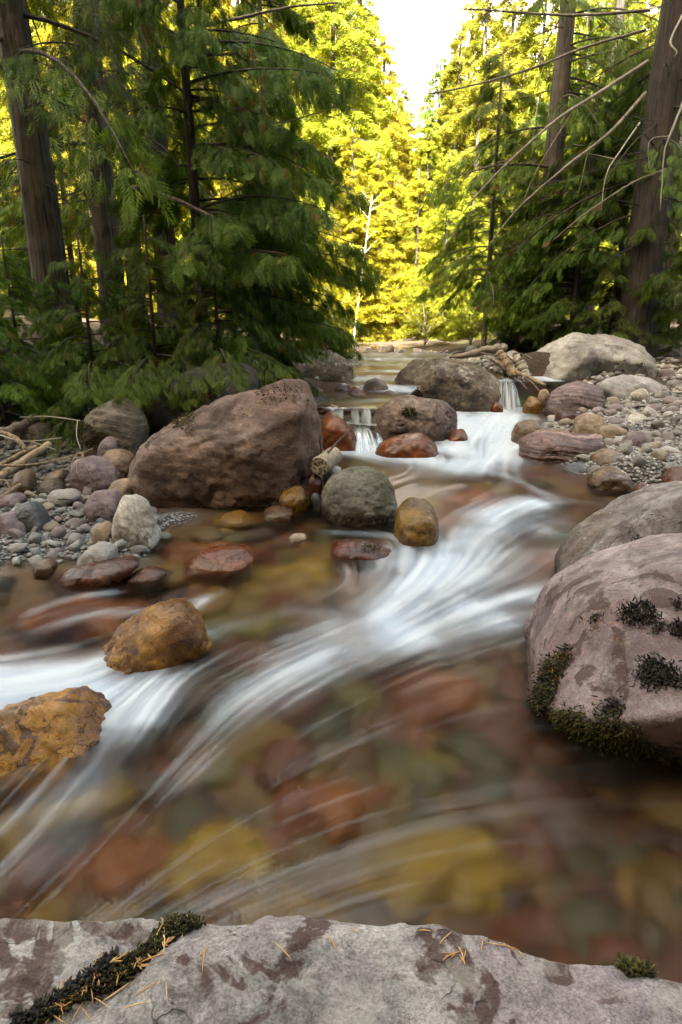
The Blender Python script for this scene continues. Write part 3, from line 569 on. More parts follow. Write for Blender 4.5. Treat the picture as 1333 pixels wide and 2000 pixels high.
rock('boulder', 'banded purple boulder at the pool edge below the right fall', [(1066,800),(1085,765),(1110,750),(1145,740),(1168,752),(1192,778),(1160,793),(1120,808),(1080,808)], 8.4, .25, .3, m_purple, 5, 22, 35, strata=.012)
rock('stone', 'green brown wet stone beside the right fall', [(1022,795),(1033,776),(1048,770),(1060,784),(1058,802),(1030,804)], 8.7, .12, .12, m_ochre2, 4, 14, 36, cat='stone')
rock('stone', 'small pale stone above the green brown stone', [(1052,776),(1058,762),(1070,758),(1075,770),(1066,780)], 8.8, .08, .1, m_tan, 4, 12, 37, cat='stone')
rock('stone', 'dark red stone at left foot of the right fall', [(955,802),(962,786),(975,782),(984,795),(980,806)], 8.75, .12, .12, m_redwet, 4, 14, 38, cat='stone')
rock('boulder', 'flat dark red slab with pale bands jutting into the stream', [(1018,900),(1016,862),(1040,851),(1100,847),(1188,851),(1193,868),(1160,890),(1140,908),(1080,912),(1030,910)], 6.1, .25, .3, m_slabred, 6, 28, 39, amp=.025, strata=.012, strata_f=12, cat='slab')
rock('stone', 'brown rounded stone behind the banded red slab', [(1001,848),(1010,828),(1035,818),(1056,822),(1062,842),(1040,855),(1010,856)], 6.7, .15, .15, m_brwet, 5, 14, 40, cat='stone')
rock('stone', 'tan boulder on the gravel above the banded red slab', [(1120,848),(1130,820),(1150,808),(1180,814),(1190,834),(1160,852),(1135,856)], 6.7, .15, .18, m_tan, 5, 18, 41, cat='stone')
rock('stone', 'rough tan stone right of the tan boulder', [(1165,848),(1172,834),(1200,830),(1228,840),(1225,852),(1185,856)], 6.55, .12, .12, m_tan, 4, 18, 42, cat='stone')
rock('stone', 'pinkish white angular stone on the right gravel bar', [(1220,836),(1232,812),(1250,805),(1268,818),(1277,838),(1245,845)], 7.0, .14, .14, m_white, 5, 22, 43, cat='stone')
rock('stone', 'angular purple stone alone on the right gravel', [(1213,872),(1225,853),(1250,842),(1275,850),(1282,862),(1255,882),(1225,886)], 6.1, .13, .13, m_purp2, 5, 26, 44, cat='stone')
rock('boulder', 'brown wet stone behind another at the right waterline', [(1143,925),(1160,890),(1190,878),(1222,890),(1228,908),(1180,926)], 5.6, .16, .16, m_brwet, 5, 20, 45, cat='stone')
rock('boulder', 'nearest brown wet stone at the right waterline', [(1148,942),(1168,922),(1200,911),(1234,930),(1238,946),(1200,958),(1160,956)], 5.1, .15, .15, m_brwet, 5, 20, 46, cat='stone')
rock('stone', 'dark maroon broken stone at the right edge of the picture', [(1296,940),(1325,915),(1400,925),(1410,965),(1340,978),(1305,955)], 4.9, .15, .15, m_redlow, 5, 26, 47, cat='stone')
rock('stone', 'low maroon wet stone at the right waterline near the edge', [(1238,962),(1258,946),(1290,952),(1298,965),(1265,972)], 4.85, .1, .1, m_redlow, 4, 18, 48, cat='stone')
rock('stone', 'dark wet stone tucked under the banded red slab', [(1098,925),(1110,908),(1145,905),(1160,918),(1140,932),(1110,932)], 5.6, .1, .1, m_slate, 4, 14, 49, cat='stone')
rock('stone', 'thin flat brown stone lying on the banded red slab', [(1030,852),(1050,842),(1110,838),(1120,846),(1080,852)], 6.35, .1, .1, m_brwet, 4, 20, 50, cat='stone')
rock('stone', 'dark red stone between purple boulder and brown stone', [(1082,815),(1100,800),(1125,803),(1148,812),(1120,822),(1090,822)], 7.6, .12, .12, m_redlow, 4, 18, 51, cat='stone')
rock('stone', 'white oval stone before the smooth pale boulder', [(1232,772),(1245,762),(1262,758),(1268,768),(1250,778)], 8.3, .1, .1, m_white, 4, 12, 52, cat='stone')
rock('stone', 'banded round stone right of the pale boulders', [(1288,735),(1295,722),(1310,718),(1322,728),(1318,742),(1296,745)], 9.6, .15, .15, m_purple, 4, 14, 53, cat='stone')
rock('stone', 'tan flat stone at the right edge of the gravel bar', [(1310,770),(1325,762),(1350,762),(1352,772),(1320,776)], 8.6, .12, .12, m_tan, 4, 14, 54, cat='stone')
RB = rock('boulder', 'grey mauve boulder behind the mauve one at the right edge', [(1098,1200),(1112,1140),(1160,1078),(1222,1030),(1333,972),(1480,945),(1560,1150),(1450,1270),(1150,1270)], 2.95, .25, .5, m_rback, 6, 26, 55, .25, .025, .008, chop=3)
RF = rock('boulder', 'big mauve boulder with dark moss tufts at the right edge', [(1034,1370),(1072,1300),(1102,1238),(1150,1186),(1240,1140),(1333,1108),(1500,1060),(1640,1300),(1600,1600),(1400,1590),(1230,1540),(1110,1450),(1050,1410)], 2.25, .06, .55, m_rfront, 6, 60, 56, .2, .014, .006, .006, 6, fs=.6, ftop=.2, chop=0,
     extra=((1078,1386,-.2),(1130,1405,-.34),(1215,1412,-.46),(1333,1400,-.54),(1520,1380,-.56),(1110,1445,-.1),(1230,1530,-.2)))
# left bar
rock('stone', 'white weathered wedge-shaped stone on the left cobble bar', [(211,1048),(222,1012),(238,970),(262,964),(286,985),(311,1045),(302,1063),(240,1062)], 3.85, .12, .14, m_white, 5, 18, 57, sink=.04, cat='stone')
rock('stone', 'dark slate blue oval stone on the left cobble bar', [(24,1000),(30,985),(58,981),(86,1003),(91,1024),(62,1030),(38,1020)], 4.05, .1, .12, m_slate, 5, 12, 58, sink=.04, cat='stone')
rock('stone', 'lilac slab leaning behind the white wedge stone', [(163,992),(180,962),(225,961),(238,985),(226,1016),(190,1012)], 4.2, .1, .14, m_purp2, 5, 20, 59, sink=.05, cat='stone')
rock('boulder', 'dusty purple boulder below the dead twig', [(135,912),(150,893),(180,888),(220,905),(239,935),(215,958),(180,958),(148,942)], 4.95, .18, .2, m_purp2, 5, 16, 60, cat='stone')
rock('stone', 'brown pinkish stone between purple boulder and huge boulder', [(193,892),(212,878),(240,880),(262,900),(268,930),(240,938),(215,925)], 5.15, .15, .18, m_brwet, 5, 16, 61, cat='stone')
rock('stone', 'small mauve stone before the cracked brown boulder', [(192,882),(197,864),(212,852),(226,864),(229,880),(210,888)], 5.35, .1, .1, m_purp2, 4, 18, 62, cat='stone')
rock('stone', 'grey flat ridged stone at the far left of the bar', [(22,835),(32,822),(70,819),(110,830),(120,846),(70,858),(28,852)], 6.0, .2, .2, m_brown, 5, 16, 63, cat='stone')
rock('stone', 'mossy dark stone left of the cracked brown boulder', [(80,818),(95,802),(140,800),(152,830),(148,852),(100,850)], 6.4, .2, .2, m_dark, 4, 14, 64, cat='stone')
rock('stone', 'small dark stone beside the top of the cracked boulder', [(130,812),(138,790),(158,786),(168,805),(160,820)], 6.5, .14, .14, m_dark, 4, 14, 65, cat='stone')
rock('stone', 'brown upright stone beside the driftwood', [(22,955),(27,925),(45,916),(60,930),(60,955),(40,962)], 4.7, .1, .12, m_brwet, 4, 16, 66, cat='stone')
rock('stone', 'rounded brown stone right of the driftwood pile', [(70,965),(76,945),(100,935),(122,950),(118,966),(90,972)], 4.7, .1, .12, m_brown, 4, 14, 67, cat='stone')
rock('stone', 'ochre brown stone behind the rounded brown stone', [(86,940),(95,922),(118,918),(126,938),(115,948)], 4.95, .1, .1, m_brwet, 4, 14, 68, cat='stone')
rock('stone', 'flat tan stone touching the foot of the huge boulder', [(208,958),(215,942),(250,935),(268,948),(262,962),(225,966)], 4.7, .1, .12, m_tan, 4, 16, 69, cat='stone')
rock('stone', 'lilac stone at the left edge of the cobble bar', [(-30,1022),(0,1003),(30,1005),(52,1030),(54,1048),(-20,1050)], 3.95, .1, .14, m_purp2, 4, 14, 70, sink=.04, cat='stone')
rock('stone', 'flat pale grey stone on the upper left bar', [(88,975),(98,960),(140,958),(160,970),(130,980)], 4.55, .1, .1, m_pale, 4, 14, 71, sink=.03, cat='stone')
rock('stone', 'grey oval stone at far left behind the slate stone', [(-15,985),(-5,968),(35,965),(52,978),(20,990)], 4.45, .1, .1, m_purp2, 4, 12, 72, sink=.03, cat='stone')
rock('stone', 'rough stone left of the white wedge stone', [(178,1055),(185,1030),(205,1018),(222,1030),(216,1058),(195,1064)], 3.8, .07, .08, m_tan, 4, 18, 73, sink=.03, cat='stone')
rock('stone', 'stone with yellow crust at the left waterline', [(150,1090),(168,1072),(192,1062),(224,1072),(228,1088),(190,1096)], 3.5, .1, .1, m_pale, 4, 14, 74, sink=.05, cat='stone')
rock('stone', 'long dark red wet slab at the left waterline', [(95,1118),(138,1092),(200,1088),(272,1072),(278,1086),(235,1110),(150,1130)], 3.35, .12, .12, m_redlow, 5, 16, 75, sink=.08, cat='slab')
rock('stone', 'glossy dark wet stone right of the long red slab', [(238,1118),(262,1102),(285,1096),(326,1102),(315,1118),(270,1126)], 3.35, .08, .08, m_redlow, 4, 16, 76, sink=.06, cat='stone')
rock('stone', 'wet orange brown ledge before the huge maroon boulder', [(340,1092),(375,1062),(420,1050),(468,1046),(502,1072),(440,1098),(380,1106)], 3.55, .14, .16, m_redwet, 5, 14, 77, sink=.08, amp=.03, cat='ledge')
rock('stone', 'small brown wet stone at the waterline below the cobbles', [(66,1112),(74,1098),(95,1092),(108,1102),(100,1116)], 3.4, .06, .06, m_brwet, 4, 14, 78, sink=.05, cat='stone')
# upstream
for i, (a, b, y, w_, m_, lb) in enumerate([(735, 757, 8.7, 30, m_mid, 'small dark boulder above the left fall'), (700, 772, 8.2, 26, m_redwet, 'small red stone at the upper step'), (762, 773, 8.3, 16, m_mid, 'pointed stone left of the pale crusted boulder'),
        (670, 762, 8.6, 20, m_redlow, 'wet maroon stone in the upper shallows'), (680, 706, 14.5, 28, m_tan, 'sunlit tan boulder far upstream'), (725, 709, 13, 12, m_dark, 'small dark stone in far riffle'), (790, 705, 14, 14, m_brown, 'far brown stone near the driftwood log'), (845, 697, 15.5, 16, m_pale, 'far pale stone on the right of the upper stream'),
        (640, 690, 15, 24, m_tan, 'sunlit rounded boulder on the far left bank'), (760, 694, 16.5, 12, m_pale, 'far pale stone in midstream'), (600, 665, 17, 18, m_tan, 'warm brown boulder between the left bank trees')]):
    rock('stone', lb, [(a - w_, b + w_ * .35), (a - w_ * .7, b - w_ * .45), (a, b - w_ * .7), (a + w_ * .75, b - w_ * .35), (a + w_, b + w_ * .35), (a, b + w_ * .6)], y, w_ * .005 * y / 8, w_ * .006 * y / 8, m_, 4, 14, 90 + i, cat='stone')
for lb_, dz in (('long ochre yellow rock streaked dark, in the left rapids', .085), ('ochre and black boulder at the left edge, water veiling its foot', .085), ('long dark red wet slab at the left waterline', .06), ('glossy dark wet stone right of the long red slab', .05), ('wet orange brown ledge before the huge maroon boulder', .085), ('low dark red wet rock breaking the surface at centre', .02)):
    ROCKS[lb_].location.z -= dz
# packed bed stones, blurred by the running water
nb = 1100; by = np.exp(rng.uniform(math.log(.95), math.log(7.0), nb)); bx = rng.uniform(-.75, .72, nb) * by; bg = ground(bx, by, False); okb = (water_low(bx, by) - bg > .06) & (by < 6.9); bx, by, bg = bx[okb], by[okb], bg[okb]; nb = len(bx)
D, F = ico(2); r_ = rng.uniform(.035, .12, nb) * (.7 + .22 * by); S_ = np.c_[r_ * rng.uniform(.8, 1.5, nb), r_ * rng.uniform(.7, 1.2, nb), r_ * rng.uniform(.35, .6, nb)]; an = rng.uniform(0, 6.28, nb)
Q = D[None] * S_[:, None] * (1 + rng.normal(0, .10, (nb, len(D), 1))); V = np.stack([Q[..., 0] * np.cos(an)[:, None] - Q[..., 1] * np.sin(an)[:, None] + bx[:, None], Q[..., 0] * np.sin(an)[:, None] + Q[..., 1] * np.cos(an)[:, None] + by[:, None], Q[..., 2] + (bg - .1 * r_)[:, None]], -1)
t = NT('bed_stones'); s_ = t.attr('tint'); n_ = t.noise(t.n('TexCoord').outputs['Object'], 9, 3); col = (0.05, 0.014, 0.004)
for lo, cc in ((.12, (.17, .075, .004)), (.28, (.15, .036, .004)), (.44, (.065, .062, .012)), (.55, (.26, .13, .006)), (.68, (.13, .05, .006)), (.8, (.035, .017, .004)), (.9, (.17, .10, .02))): col = t.mix(t.ramp(s_, lo, lo + .01), col, cc)
m_bs = t.surf(t.n('BsdfPrincipled', {'Base Color': t.mix(t.math('ADD', .3, t.math('MULTIPLY', n_, .5)), col, (.03, .012, .003)), 'Roughness': .6}))
tag(link('streambed_stones', mesh_arrays('streambed_stones', V.reshape(-1, 3), (F[None] + len(D) * np.arange(nb)[:, None, None]).reshape(-1, 3), True, {'tint': np.repeat(np.clip(.5 + .35 * fbm(np.c_[bx * 1.3, by * 1.1, 0 * bx], 2, 71) + rng.normal(0, .22, nb), 0, 1), len(D))}), m_bs), 'blurred red, amber and olive stones packed on the stream bed', 'stones', kind='stuff')
# sunken rocks
for i, (a, b, w_, h_, zz, m_, lb) in enumerate([
        (925, 985, 85, 40, .08, m_bedr, 'red boulder under the white water below the cascade'), (1130, 1110, 130, 60, .05, m_bedr, 'broad red boulder just under the surface beside the mauve boulders'),
        (860, 1340, 200, 90, -.05, m_bedr, 'reddish brown boulder under the calm middle current'), (620, 1560, 190, 110, -.1, m_bedr, 'maroon boulder deep in the foreground pool'), (860, 1700, 170, 90, -.12, m_bedo, 'ochre yellow boulder deep in the foreground pool'),
        (430, 1680, 120, 90, -.12, m_bedo, 'golden stone near the foreground slab'), (880, 1500, 150, 70, -.14, m_bedg, 'green grey boulder on the bed of the pool'), (1180, 1640, 200, 90, -.15, m_bedd, 'dark brown boulder sunk by the mauve boulder'),
        (370, 1350, 90, 60, -.02, m_bedd, 'dark boulder under the tongue of water at left'), (110, 1570, 150, 70, -.1, m_bedo, 'golden stone under the water at left edge'), (470, 1230, 130, 50, -.03, m_bedg, 'green ochre stone behind the long ochre rock'),
        (600, 1130, 160, 50, -.02, m_bedo, 'ochre brown shoal under the slack water'), (180, 1180, 160, 40, 0, m_bedr, 'red shelf under the slack water at left'), (1180, 1040, 110, 40, 0, m_bedg, 'green stone under the flow by the right bank'),
        (1080, 945, 100, 22, .1, m_bedr, 'red shelf under the flow before the banded slab'), (1000, 1720, 120, 60, -.2, m_bedg, 'olive stone deep beside the ochre boulder'), (420, 1500, 120, 60, -.12, m_bedg, 'olive brown stone under the streaked current'),
        (420, 1080, 120, 30, .02, m_bedr, 'rust red ledge in the left shallows'), (250, 1700, 120, 60, -.14, m_bedr, 'maroon stone under water by the left of the slab'), (820, 990, 50, 22, .06, m_bedo, 'yellow stone beside the golden brown boulder'), (1250, 1760, 120, 70, -.2, m_bedd, 'dark red stone at the lower right of the pool'),
        (680, 1360, 90, 50, -.1, m_bedg, 'greenish stone under the main current')]):
    zz -= .06 if b > 1200 else .02; c = PZ(a, b, zz - .04); sx = w_ / FPX * np.hypot(c[1], 1.5) * .95; sy = h_ / FPX * np.hypot(c[1], 1.5) / math.sin(math.atan2(1.5, c[1])) * .8
    D, F = ico(4); V = D * np.array([sx, sy, min(sx, sy) * .55]); V = rock_detail(V, D, sx, 120 + i, .17, .01); V[:, 0] += .25 * V[:, 1]
    V[:, 2] -= V[:, 2].max(); zb = V[:, 2].min(); V[:, 2] -= zb
    tag(link('sunken_boulder', mesh_arrays('sunken_boulder', V, F), m_, None, (c[0], c[1], zz + zb)), lb, 'boulder', 'boulders under the water')

# ------------------------------------------------------------------ foreground slab
def proj(V):                                   # world -> picture
    Q = V - CP; d = Q @ FW; return 666.5 + FPX * Q[:, 0] / d, 1000 - FPX * (Q @ UP) / d, d
SLZ = .74
edge = np.array([PZ(a, b, SLZ)[:2] for a, b in [(-500,1800),(-200,1784),(0,1780),(150,1779),(300,1777),(400,1775),(480,1768),(560,1761),(640,1760),(760,1774),(900,1812),(1050,1856),(1250,1886),(1333,1900),(1700,1960)]])
crk = np.array([PZ(a, b, SLZ)[:2] for a, b in [(-200,2150),(60,2000),(180,1930),(280,1870),(330,1820),(400,1790),(500,1765),(530,1750)]])
na, nb_ = 280, 210
ax = np.linspace(-.62, .72, na); tv = np.linspace(0, 1.35, nb_); AX, TV = np.meshgrid(ax, tv)
ye = np.interp(AX, edge[:, 0], edge[:, 1]) + .006 * vnoise(np.c_[AX.ravel() * 14, 0 * AX.ravel(), 0 * AX.ravel()], 4).reshape(AX.shape)
SY = np.where(TV < 1, -.25 + (ye + .25) * TV, ye + .10 * np.sin(np.clip((TV - 1) / .35, 0, 1) * 1.5))
drop = np.where(TV < 1, .012 * sstep(.93, 1, TV), .012 + .95 * ((TV - 1) / .35) ** 1.5)
ycr = np.interp(AX, crk[:, 0], crk[:, 1]); sd_ = (SY - ycr)                 # left lobe lies beyond the crack line
groove = np.exp(-(sd_ / .022) ** 2) * .022
side = sstep(-.02, .05, sd_) * (AX < .0)
SZ = SLZ - drop - groove - side * .012 - .10 * np.clip(AX - .25, 0, 1) ** 1.3 + .010 * fbm(np.c_[AX.ravel() * 6, SY.ravel() * 6, SY.ravel() * 0], 3, 31).reshape(AX.shape)
SZ += .0035 * fbm(np.c_[AX.ravel() * 38, SY.ravel() * 38, SZ.ravel() * 38], 4, 33, .6).reshape(AX.shape) - .006 * np.clip(fbm(np.c_[AX.ravel() * 15, SY.ravel() * 15, 0 * SY.ravel()], 3, 35).reshape(AX.shape) - .35, 0, 1)
slV = np.stack([AX.ravel(), SY.ravel(), SZ.ravel()], -1)
slab = tag(link('rock_slab', mesh_arrays('rock_slab', slV, grid_faces(nb_, na)), m_near), 'grey lichened rock slab with mossy crack across the bottom foreground', 'slab')

# ------------------------------------------------------------------ moss, needles
def moss_mat(name, a, b, c):
    t = NT(name); s = t.attr('tint'); col = t.mix(t.ramp(s, 0, .7), a, b); col = t.mix(t.ramp(s, .7, 1), col, c)
    return t.surf(t.n('BsdfPrincipled', {'Base Color': col, 'Roughness': .9}))
mo_dark = moss_mat('dark_dry_moss', (.008, .007, .006), (.025, .021, .016), (.06, .045, .02))
mo_olive = moss_mat('olive_moss', (.02, .02, .004), (.07, .062, .008), (.12, .10, .015))
mo_rim = moss_mat('brown_green_moss', (.012, .011, .004), (.045, .04, .008), (.10, .075, .02))
def blades(P, N, L, w, jitter=.9, droop=.2):
    n = len(P); d = N + rng.normal(0, jitter, (n, 3)) * .6; d[:, 2] -= droop * rng.random(n); d /= np.linalg.norm(d, axis=1)[:, None]
    a = np.cross(d, rng.normal(0, 1, (n, 3))); a /= np.linalg.norm(a, axis=1)[:, None]; b = np.cross(d, a); ln = (L * rng.uniform(.5, 1.3, n))[:, None]; ww = w * rng.uniform(.6, 1.3, (n, 1))
    V = np.stack([P + a * ww - d * ww, P - .5 * a * ww + .87 * b * ww - d * ww, P - .5 * a * ww - .87 * b * ww - d * ww,
                  P + d * ln * .6 + a * ww * 1.2, P + d * ln * .6 - .5 * a * ww + .87 * b * ww, P + d * ln * .6 - .5 * a * ww - .87 * b * ww, P + d * ln], 1)
    f = np.array([[0, 1, 4], [0, 4, 3], [1, 2, 5], [1, 5, 4], [2, 0, 3], [2, 3, 5], [3, 4, 6], [4, 5, 6], [5, 3, 6]])
    return V.reshape(-1, 3), (f[None] + 7 * np.arange(n)[:, None, None]).reshape(-1, 3), np.repeat(rng.random(n), 7)
def surf_pts(o, inside, n):
    me = o.data; V = np.empty(len(me.vertices) * 3, np.float32); me.vertices.foreach_get('co', V); V = V.reshape(-1, 3).astype(float)
    N = np.empty(len(V) * 3, np.float32); me.vertex_normals.foreach_get('vector', N); N = N.reshape(-1, 3).astype(float)
    Wd = V + np.array(o.location); px, py, d = proj(Wd); ok = ((CP - Wd) * N).sum(1) > 0
    w = inside(px, py, Wd, N) * ok; w = np.clip(w, 0, None)
    if w.sum() <= 0: return None
    ix = rng.choice(len(V), n, p=w / w.sum()); e = np.median(np.linalg.norm(np.diff(V[list(me.polygons[0].vertices)], axis=0), axis=1))
    return V[ix] + rng.normal(0, e * .6, (n, 3)), N[ix]
def ell(cx, cy, rx, ry, nz=.5, rot=0):
    c, s = math.cos(R(rot)), math.sin(R(rot))
    def f(px, py, Wd, N):
        a, b = (px - cx), (py - cy); u_, v_ = (a * c + b * s) / rx, (-a * s + b * c) / ry
        r = np.sqrt(u_ ** 2 + v_ ** 2) + nz * vnoise(Wd * 14, 77); return np.clip(1.05 - r, 0, .25)
    return f
def moss(o, fn, n, L, w, mat, name='moss'):
    r = surf_pts(o, fn, n)
    if r is None: print('no moss', o.name); return
    V, F, ti = blades(r[0], r[1], L, w)
    return tag(link(name, mesh_arrays(name, V, F, True, {'tint': ti}), mat, o), kind='stuff')
def crackfn(px, py, Wd, N):
    q = np.interp(px, [40, 60, 180, 280, 330, 400, 500, 560], [2012, 2000, 1925, 1868, 1822, 1790, 1766, 1757]); wd = np.interp(px, [60, 200, 330, 400, 520], [10, 26, 20, 8, 6])
    return np.clip(1.1 - np.abs(py - q) / wd + .5 * vnoise(Wd * 22, 5), 0, 1) * (px > 30) * (px < 540)
moss(slab, crackfn, 2600, .0065, .0018, mo_rim)
moss(slab, lambda a, b, w_, n: crackfn(a, b + 14, w_, n) * (vnoise(w_ * 9, 3) > -.1), 1100, .009, .002, mo_dark)
moss(slab, ell(1262, 1890, 45, 12), 250, .012, .0018, mo_olive)
for c_ in [(1245, 1197, 38, 20), (1295, 1318, 36, 32), (1198, 1382, 18, 14), (1333, 1232, 18, 16), (1290, 1222, 14, 8), (1160, 1208, 9, 6), (1330, 1180, 10, 8)]:
    moss(RF, ell(*c_, .45), int(c_[2] * c_[3] * .7), .017, .0026, mo_dark, 'moss_tuft')
moss(RF, ell(1185, 1440, 90, 52, .35, 25), 4200, .013, .0026, mo_olive)
moss(RF, ell(1078, 1330, 20, 75, .4, 25), 1800, .014, .003, mo_rim)
moss(RF, ell(1290, 1470, 60, 14, .4, 10), 500, .010, .0025, mo_rim)
for c_ in [(1210, 1112, 12, 8), (1172, 1110, 9, 9), (1250, 1062, 10, 9), (1130, 1130, 10, 18)]:
    moss(RB, ell(*c_, .4), 160, .018, .003, mo_dark, 'moss_tuft')
moss(big, ell(362, 826, 24, 20, .5), 900, .012, .003, mo_olive)
moss(big, ell(560, 770, 45, 22, .7), 700, .008, .003, mo_rim)
moss(ROCKS['rounded purple brown boulder with moss tuft in midstream'], ell(801, 806, 15, 9, .3), 260, .022, .005, mo_olive, 'moss_tuft')
moss(ROCKS['brown grey cracked boulder with moss, left of the huge maroon boulder'], ell(180, 855, 26, 26, .5), 700, .012, .004, mo_olive)
moss(ROCKS['low dark red wet rock breaking the surface at centre'], ell(725, 1072, 18, 8, .4), 200, .008, .003, mo_olive)
moss(ROCKS['dark lichen speckled boulder beside the upper stream'], ell(620, 686, 60, 8, .5), 400, .015, .006, mo_rim)

t = NT('dry_needle'); b_ = t.n('BsdfPrincipled', {'Base Color': t.mix(t.n('ObjectInfo').outputs['Random'], (.42, .19, .05), (.62, .40, .16)), 'Roughness': .6}); m_need = t.surf(b_)
t = NT('needle_litter'); b_ = t.n('BsdfPrincipled', {'Base Color': t.mix(t.attr('tint'), (.36, .15, .03), (.62, .36, .12)), 'Roughness': .6}); m_lit = t.surf(b_)
nd_me = []
for q in range(5):
    L = .009 + .003 * q; c_ = (q - 2) * .0012; pts = [(-L, c_, 0), (-L * .3, 0, .0006), (L * .4, 0, .0008), (L, c_, .0003)]
    V, F = tube_arrays(curve_pts(pts, 6), [.0003, .0011, .0012, .0012, .0009, .0002], 5); nd_me.append(quads_to_mesh('fallen_needle', V, F)); nd_me[-1].materials.append(m_need)
for q in range(2):                                                     # little scale-leaved sprigs
    parts = [tube_arrays(curve_pts([(-.016, 0, 0), (0, .001, .001), (.016, .003, .0004)], 6), [.0006, .0013, .0014, .0013, .001, .0003], 5)]
    for s_, x0 in ((1, -.006), (-1, 0), (1, .006)): parts.append(tube_arrays([(x0, 0, .0006), (x0 + .006, s_ * .004, .001), (x0 + .011, s_ * .006, .0005)], [.001, .0012, .0003], 5))
    nd_me.append(quads_to_mesh('fallen_sprig', *merge(parts))); nd_me[-1].materials.append(m_need)
sl_px, sl_py, _ = proj(slV)
def slab_spot(px, py):
    i = np.argmin((sl_px - px) ** 2 + (sl_py - py) ** 2 + (TV.ravel() > 1) * 1e6); return slV[i]
spots = [(697,1718+100,0),(553,1855,3),(650,1842,2),(830,1822,1),(870,1835,3),(885,1866,6),(905,1872,5),(945,1843,2),(958,1842,3),(990,1850,4),(995,1856,2),(1025,1855,0),(390,1865,2),(395,1870,3),(360,1820,2),(310,1838,3),(330,1945,2),(262,1968,2),(230,1942,3),(150,1975,4),(205,1968,3),(175,1992,2),(120,1990,4),(300,1880,3),(190,1878,1),(290,1935,2)]
for a, b in zip(rng.uniform(90, 350, 34), rng.normal(0, 16, 34)): spots.append((a, np.interp(a, [60, 180, 280, 330], [2000, 1935, 1880, 1835]) + b, int(rng.integers(0, 7))))
for a, b, q in spots:
    p = slab_spot(a, b); o = link('fallen_needle' if q < 5 else 'fallen_sprig', nd_me[q], None, None, (p[0], p[1], p[2] + (.006 if a < 360 else .001)))
    k_ = rng.uniform(.7, 1.05); o.scale = (k_, k_ * .8, k_ * .8); o.rotation_euler = (rng.normal(0, .15), rng.normal(0, .15), rng.uniform(0, 6.28)); tag(o, 'dry orange conifer needle or sprig lying on the foreground slab', 'needle', 'fallen needles on the foreground slab')
def litter(o, fn, n, lab):
    r = surf_pts(o, fn, n); P, N = r; d = rng.normal(0, 1, (n, 3)); d -= N * (d * N).sum(1)[:, None]; d /= np.linalg.norm(d, axis=1)[:, None]; s = np.cross(N, d); L = rng.uniform(.005, .012, (n, 1)); w = .0012
    P = P + N * .003; V = np.stack([P - d * L, P + s * w, P + d * L, P - s * w, P + N * .0018], 1).reshape(-1, 3)
    f = np.array([[0, 4, 1], [1, 4, 2], [2, 4, 3], [3, 4, 0], [0, 1, 2], [0, 2, 3]]); F = (f[None] + 5 * np.arange(n)[:, None, None]).reshape(-1, 3)
    tag(link('needle_litter', mesh_arrays('needle_litter', V + np.array(o.location), F, False, {'tint': np.repeat(rng.random(n), 5)}), m_lit), lab, 'needles', kind='stuff')
litter(RB, lambda a, b, w_, n: ell(1255, 1095, 22, 62, .5, 25)(a, b, w_, n) * 3 + ell(1215, 1140, 35, 28, .6)(a, b, w_, n) * .8, 420, 'orange drift of needles caught on the grey mauve boulder')
litter(RF, lambda a, b, w_, n: ell(1190, 1245, 45, 35, .6)(a, b, w_, n) + 2 * ell(1095, 1310, 14, 40, .5, 20)(a, b, w_, n) + ell(1250, 1172, 30, 10, .4)(a, b, w_, n), 150, 'sparse orange needles scattered on the big mauve boulder')

# ------------------------------------------------------------------ cobbles and gravel
def in_poly(px, py, poly):
    r = np.zeros(len(px), bool); n = len(poly)
    for i in range(n):
        x1, y1 = poly[i]; x2, y2 = poly[(i + 1) % n]; c_ = ((y1 > py) != (y2 > py)) & (px < (x2 - x1) * (py - y1) / (y2 - y1 + 1e-9) + x1); r ^= c_
    return r
LBAR = [(-220,958),(0,955),(120,950),(200,955),(300,1000),(335,1050),(310,1085),(150,1105),(0,1108),(-220,1110)]
RBAR = [(1050,850),(1090,800),(1150,775),(1230,772),(1333,745),(1480,760),(1480,960),(1333,1000),(1240,965),(1130,935),(1100,880)]
LUP = [(-220,800),(130,800),(300,830),(270,940),(120,960),(-220,958)]
FARB = [(610,745),(640,700),(700,688),(900,688),(1050,700),(1333,700),(1333,745),(1180,760),(1000,730),(800,720)]
cob_me = []
for q in range(10):
    D, F = ico(3); sc = np.array([1, rng.uniform(.65, .95), rng.uniform(.45, .75)])
    P = rng.normal(0, 1, (16, 3)); P /= np.linalg.norm(P, axis=1)[:, None]; c, V, F, D = soft_hull(P, 3, 9); V = V / np.abs(V).max() * sc; V = rock_detail(V, D, 1.0, 300 + q, .05, .012); cob_me.append((V, F))
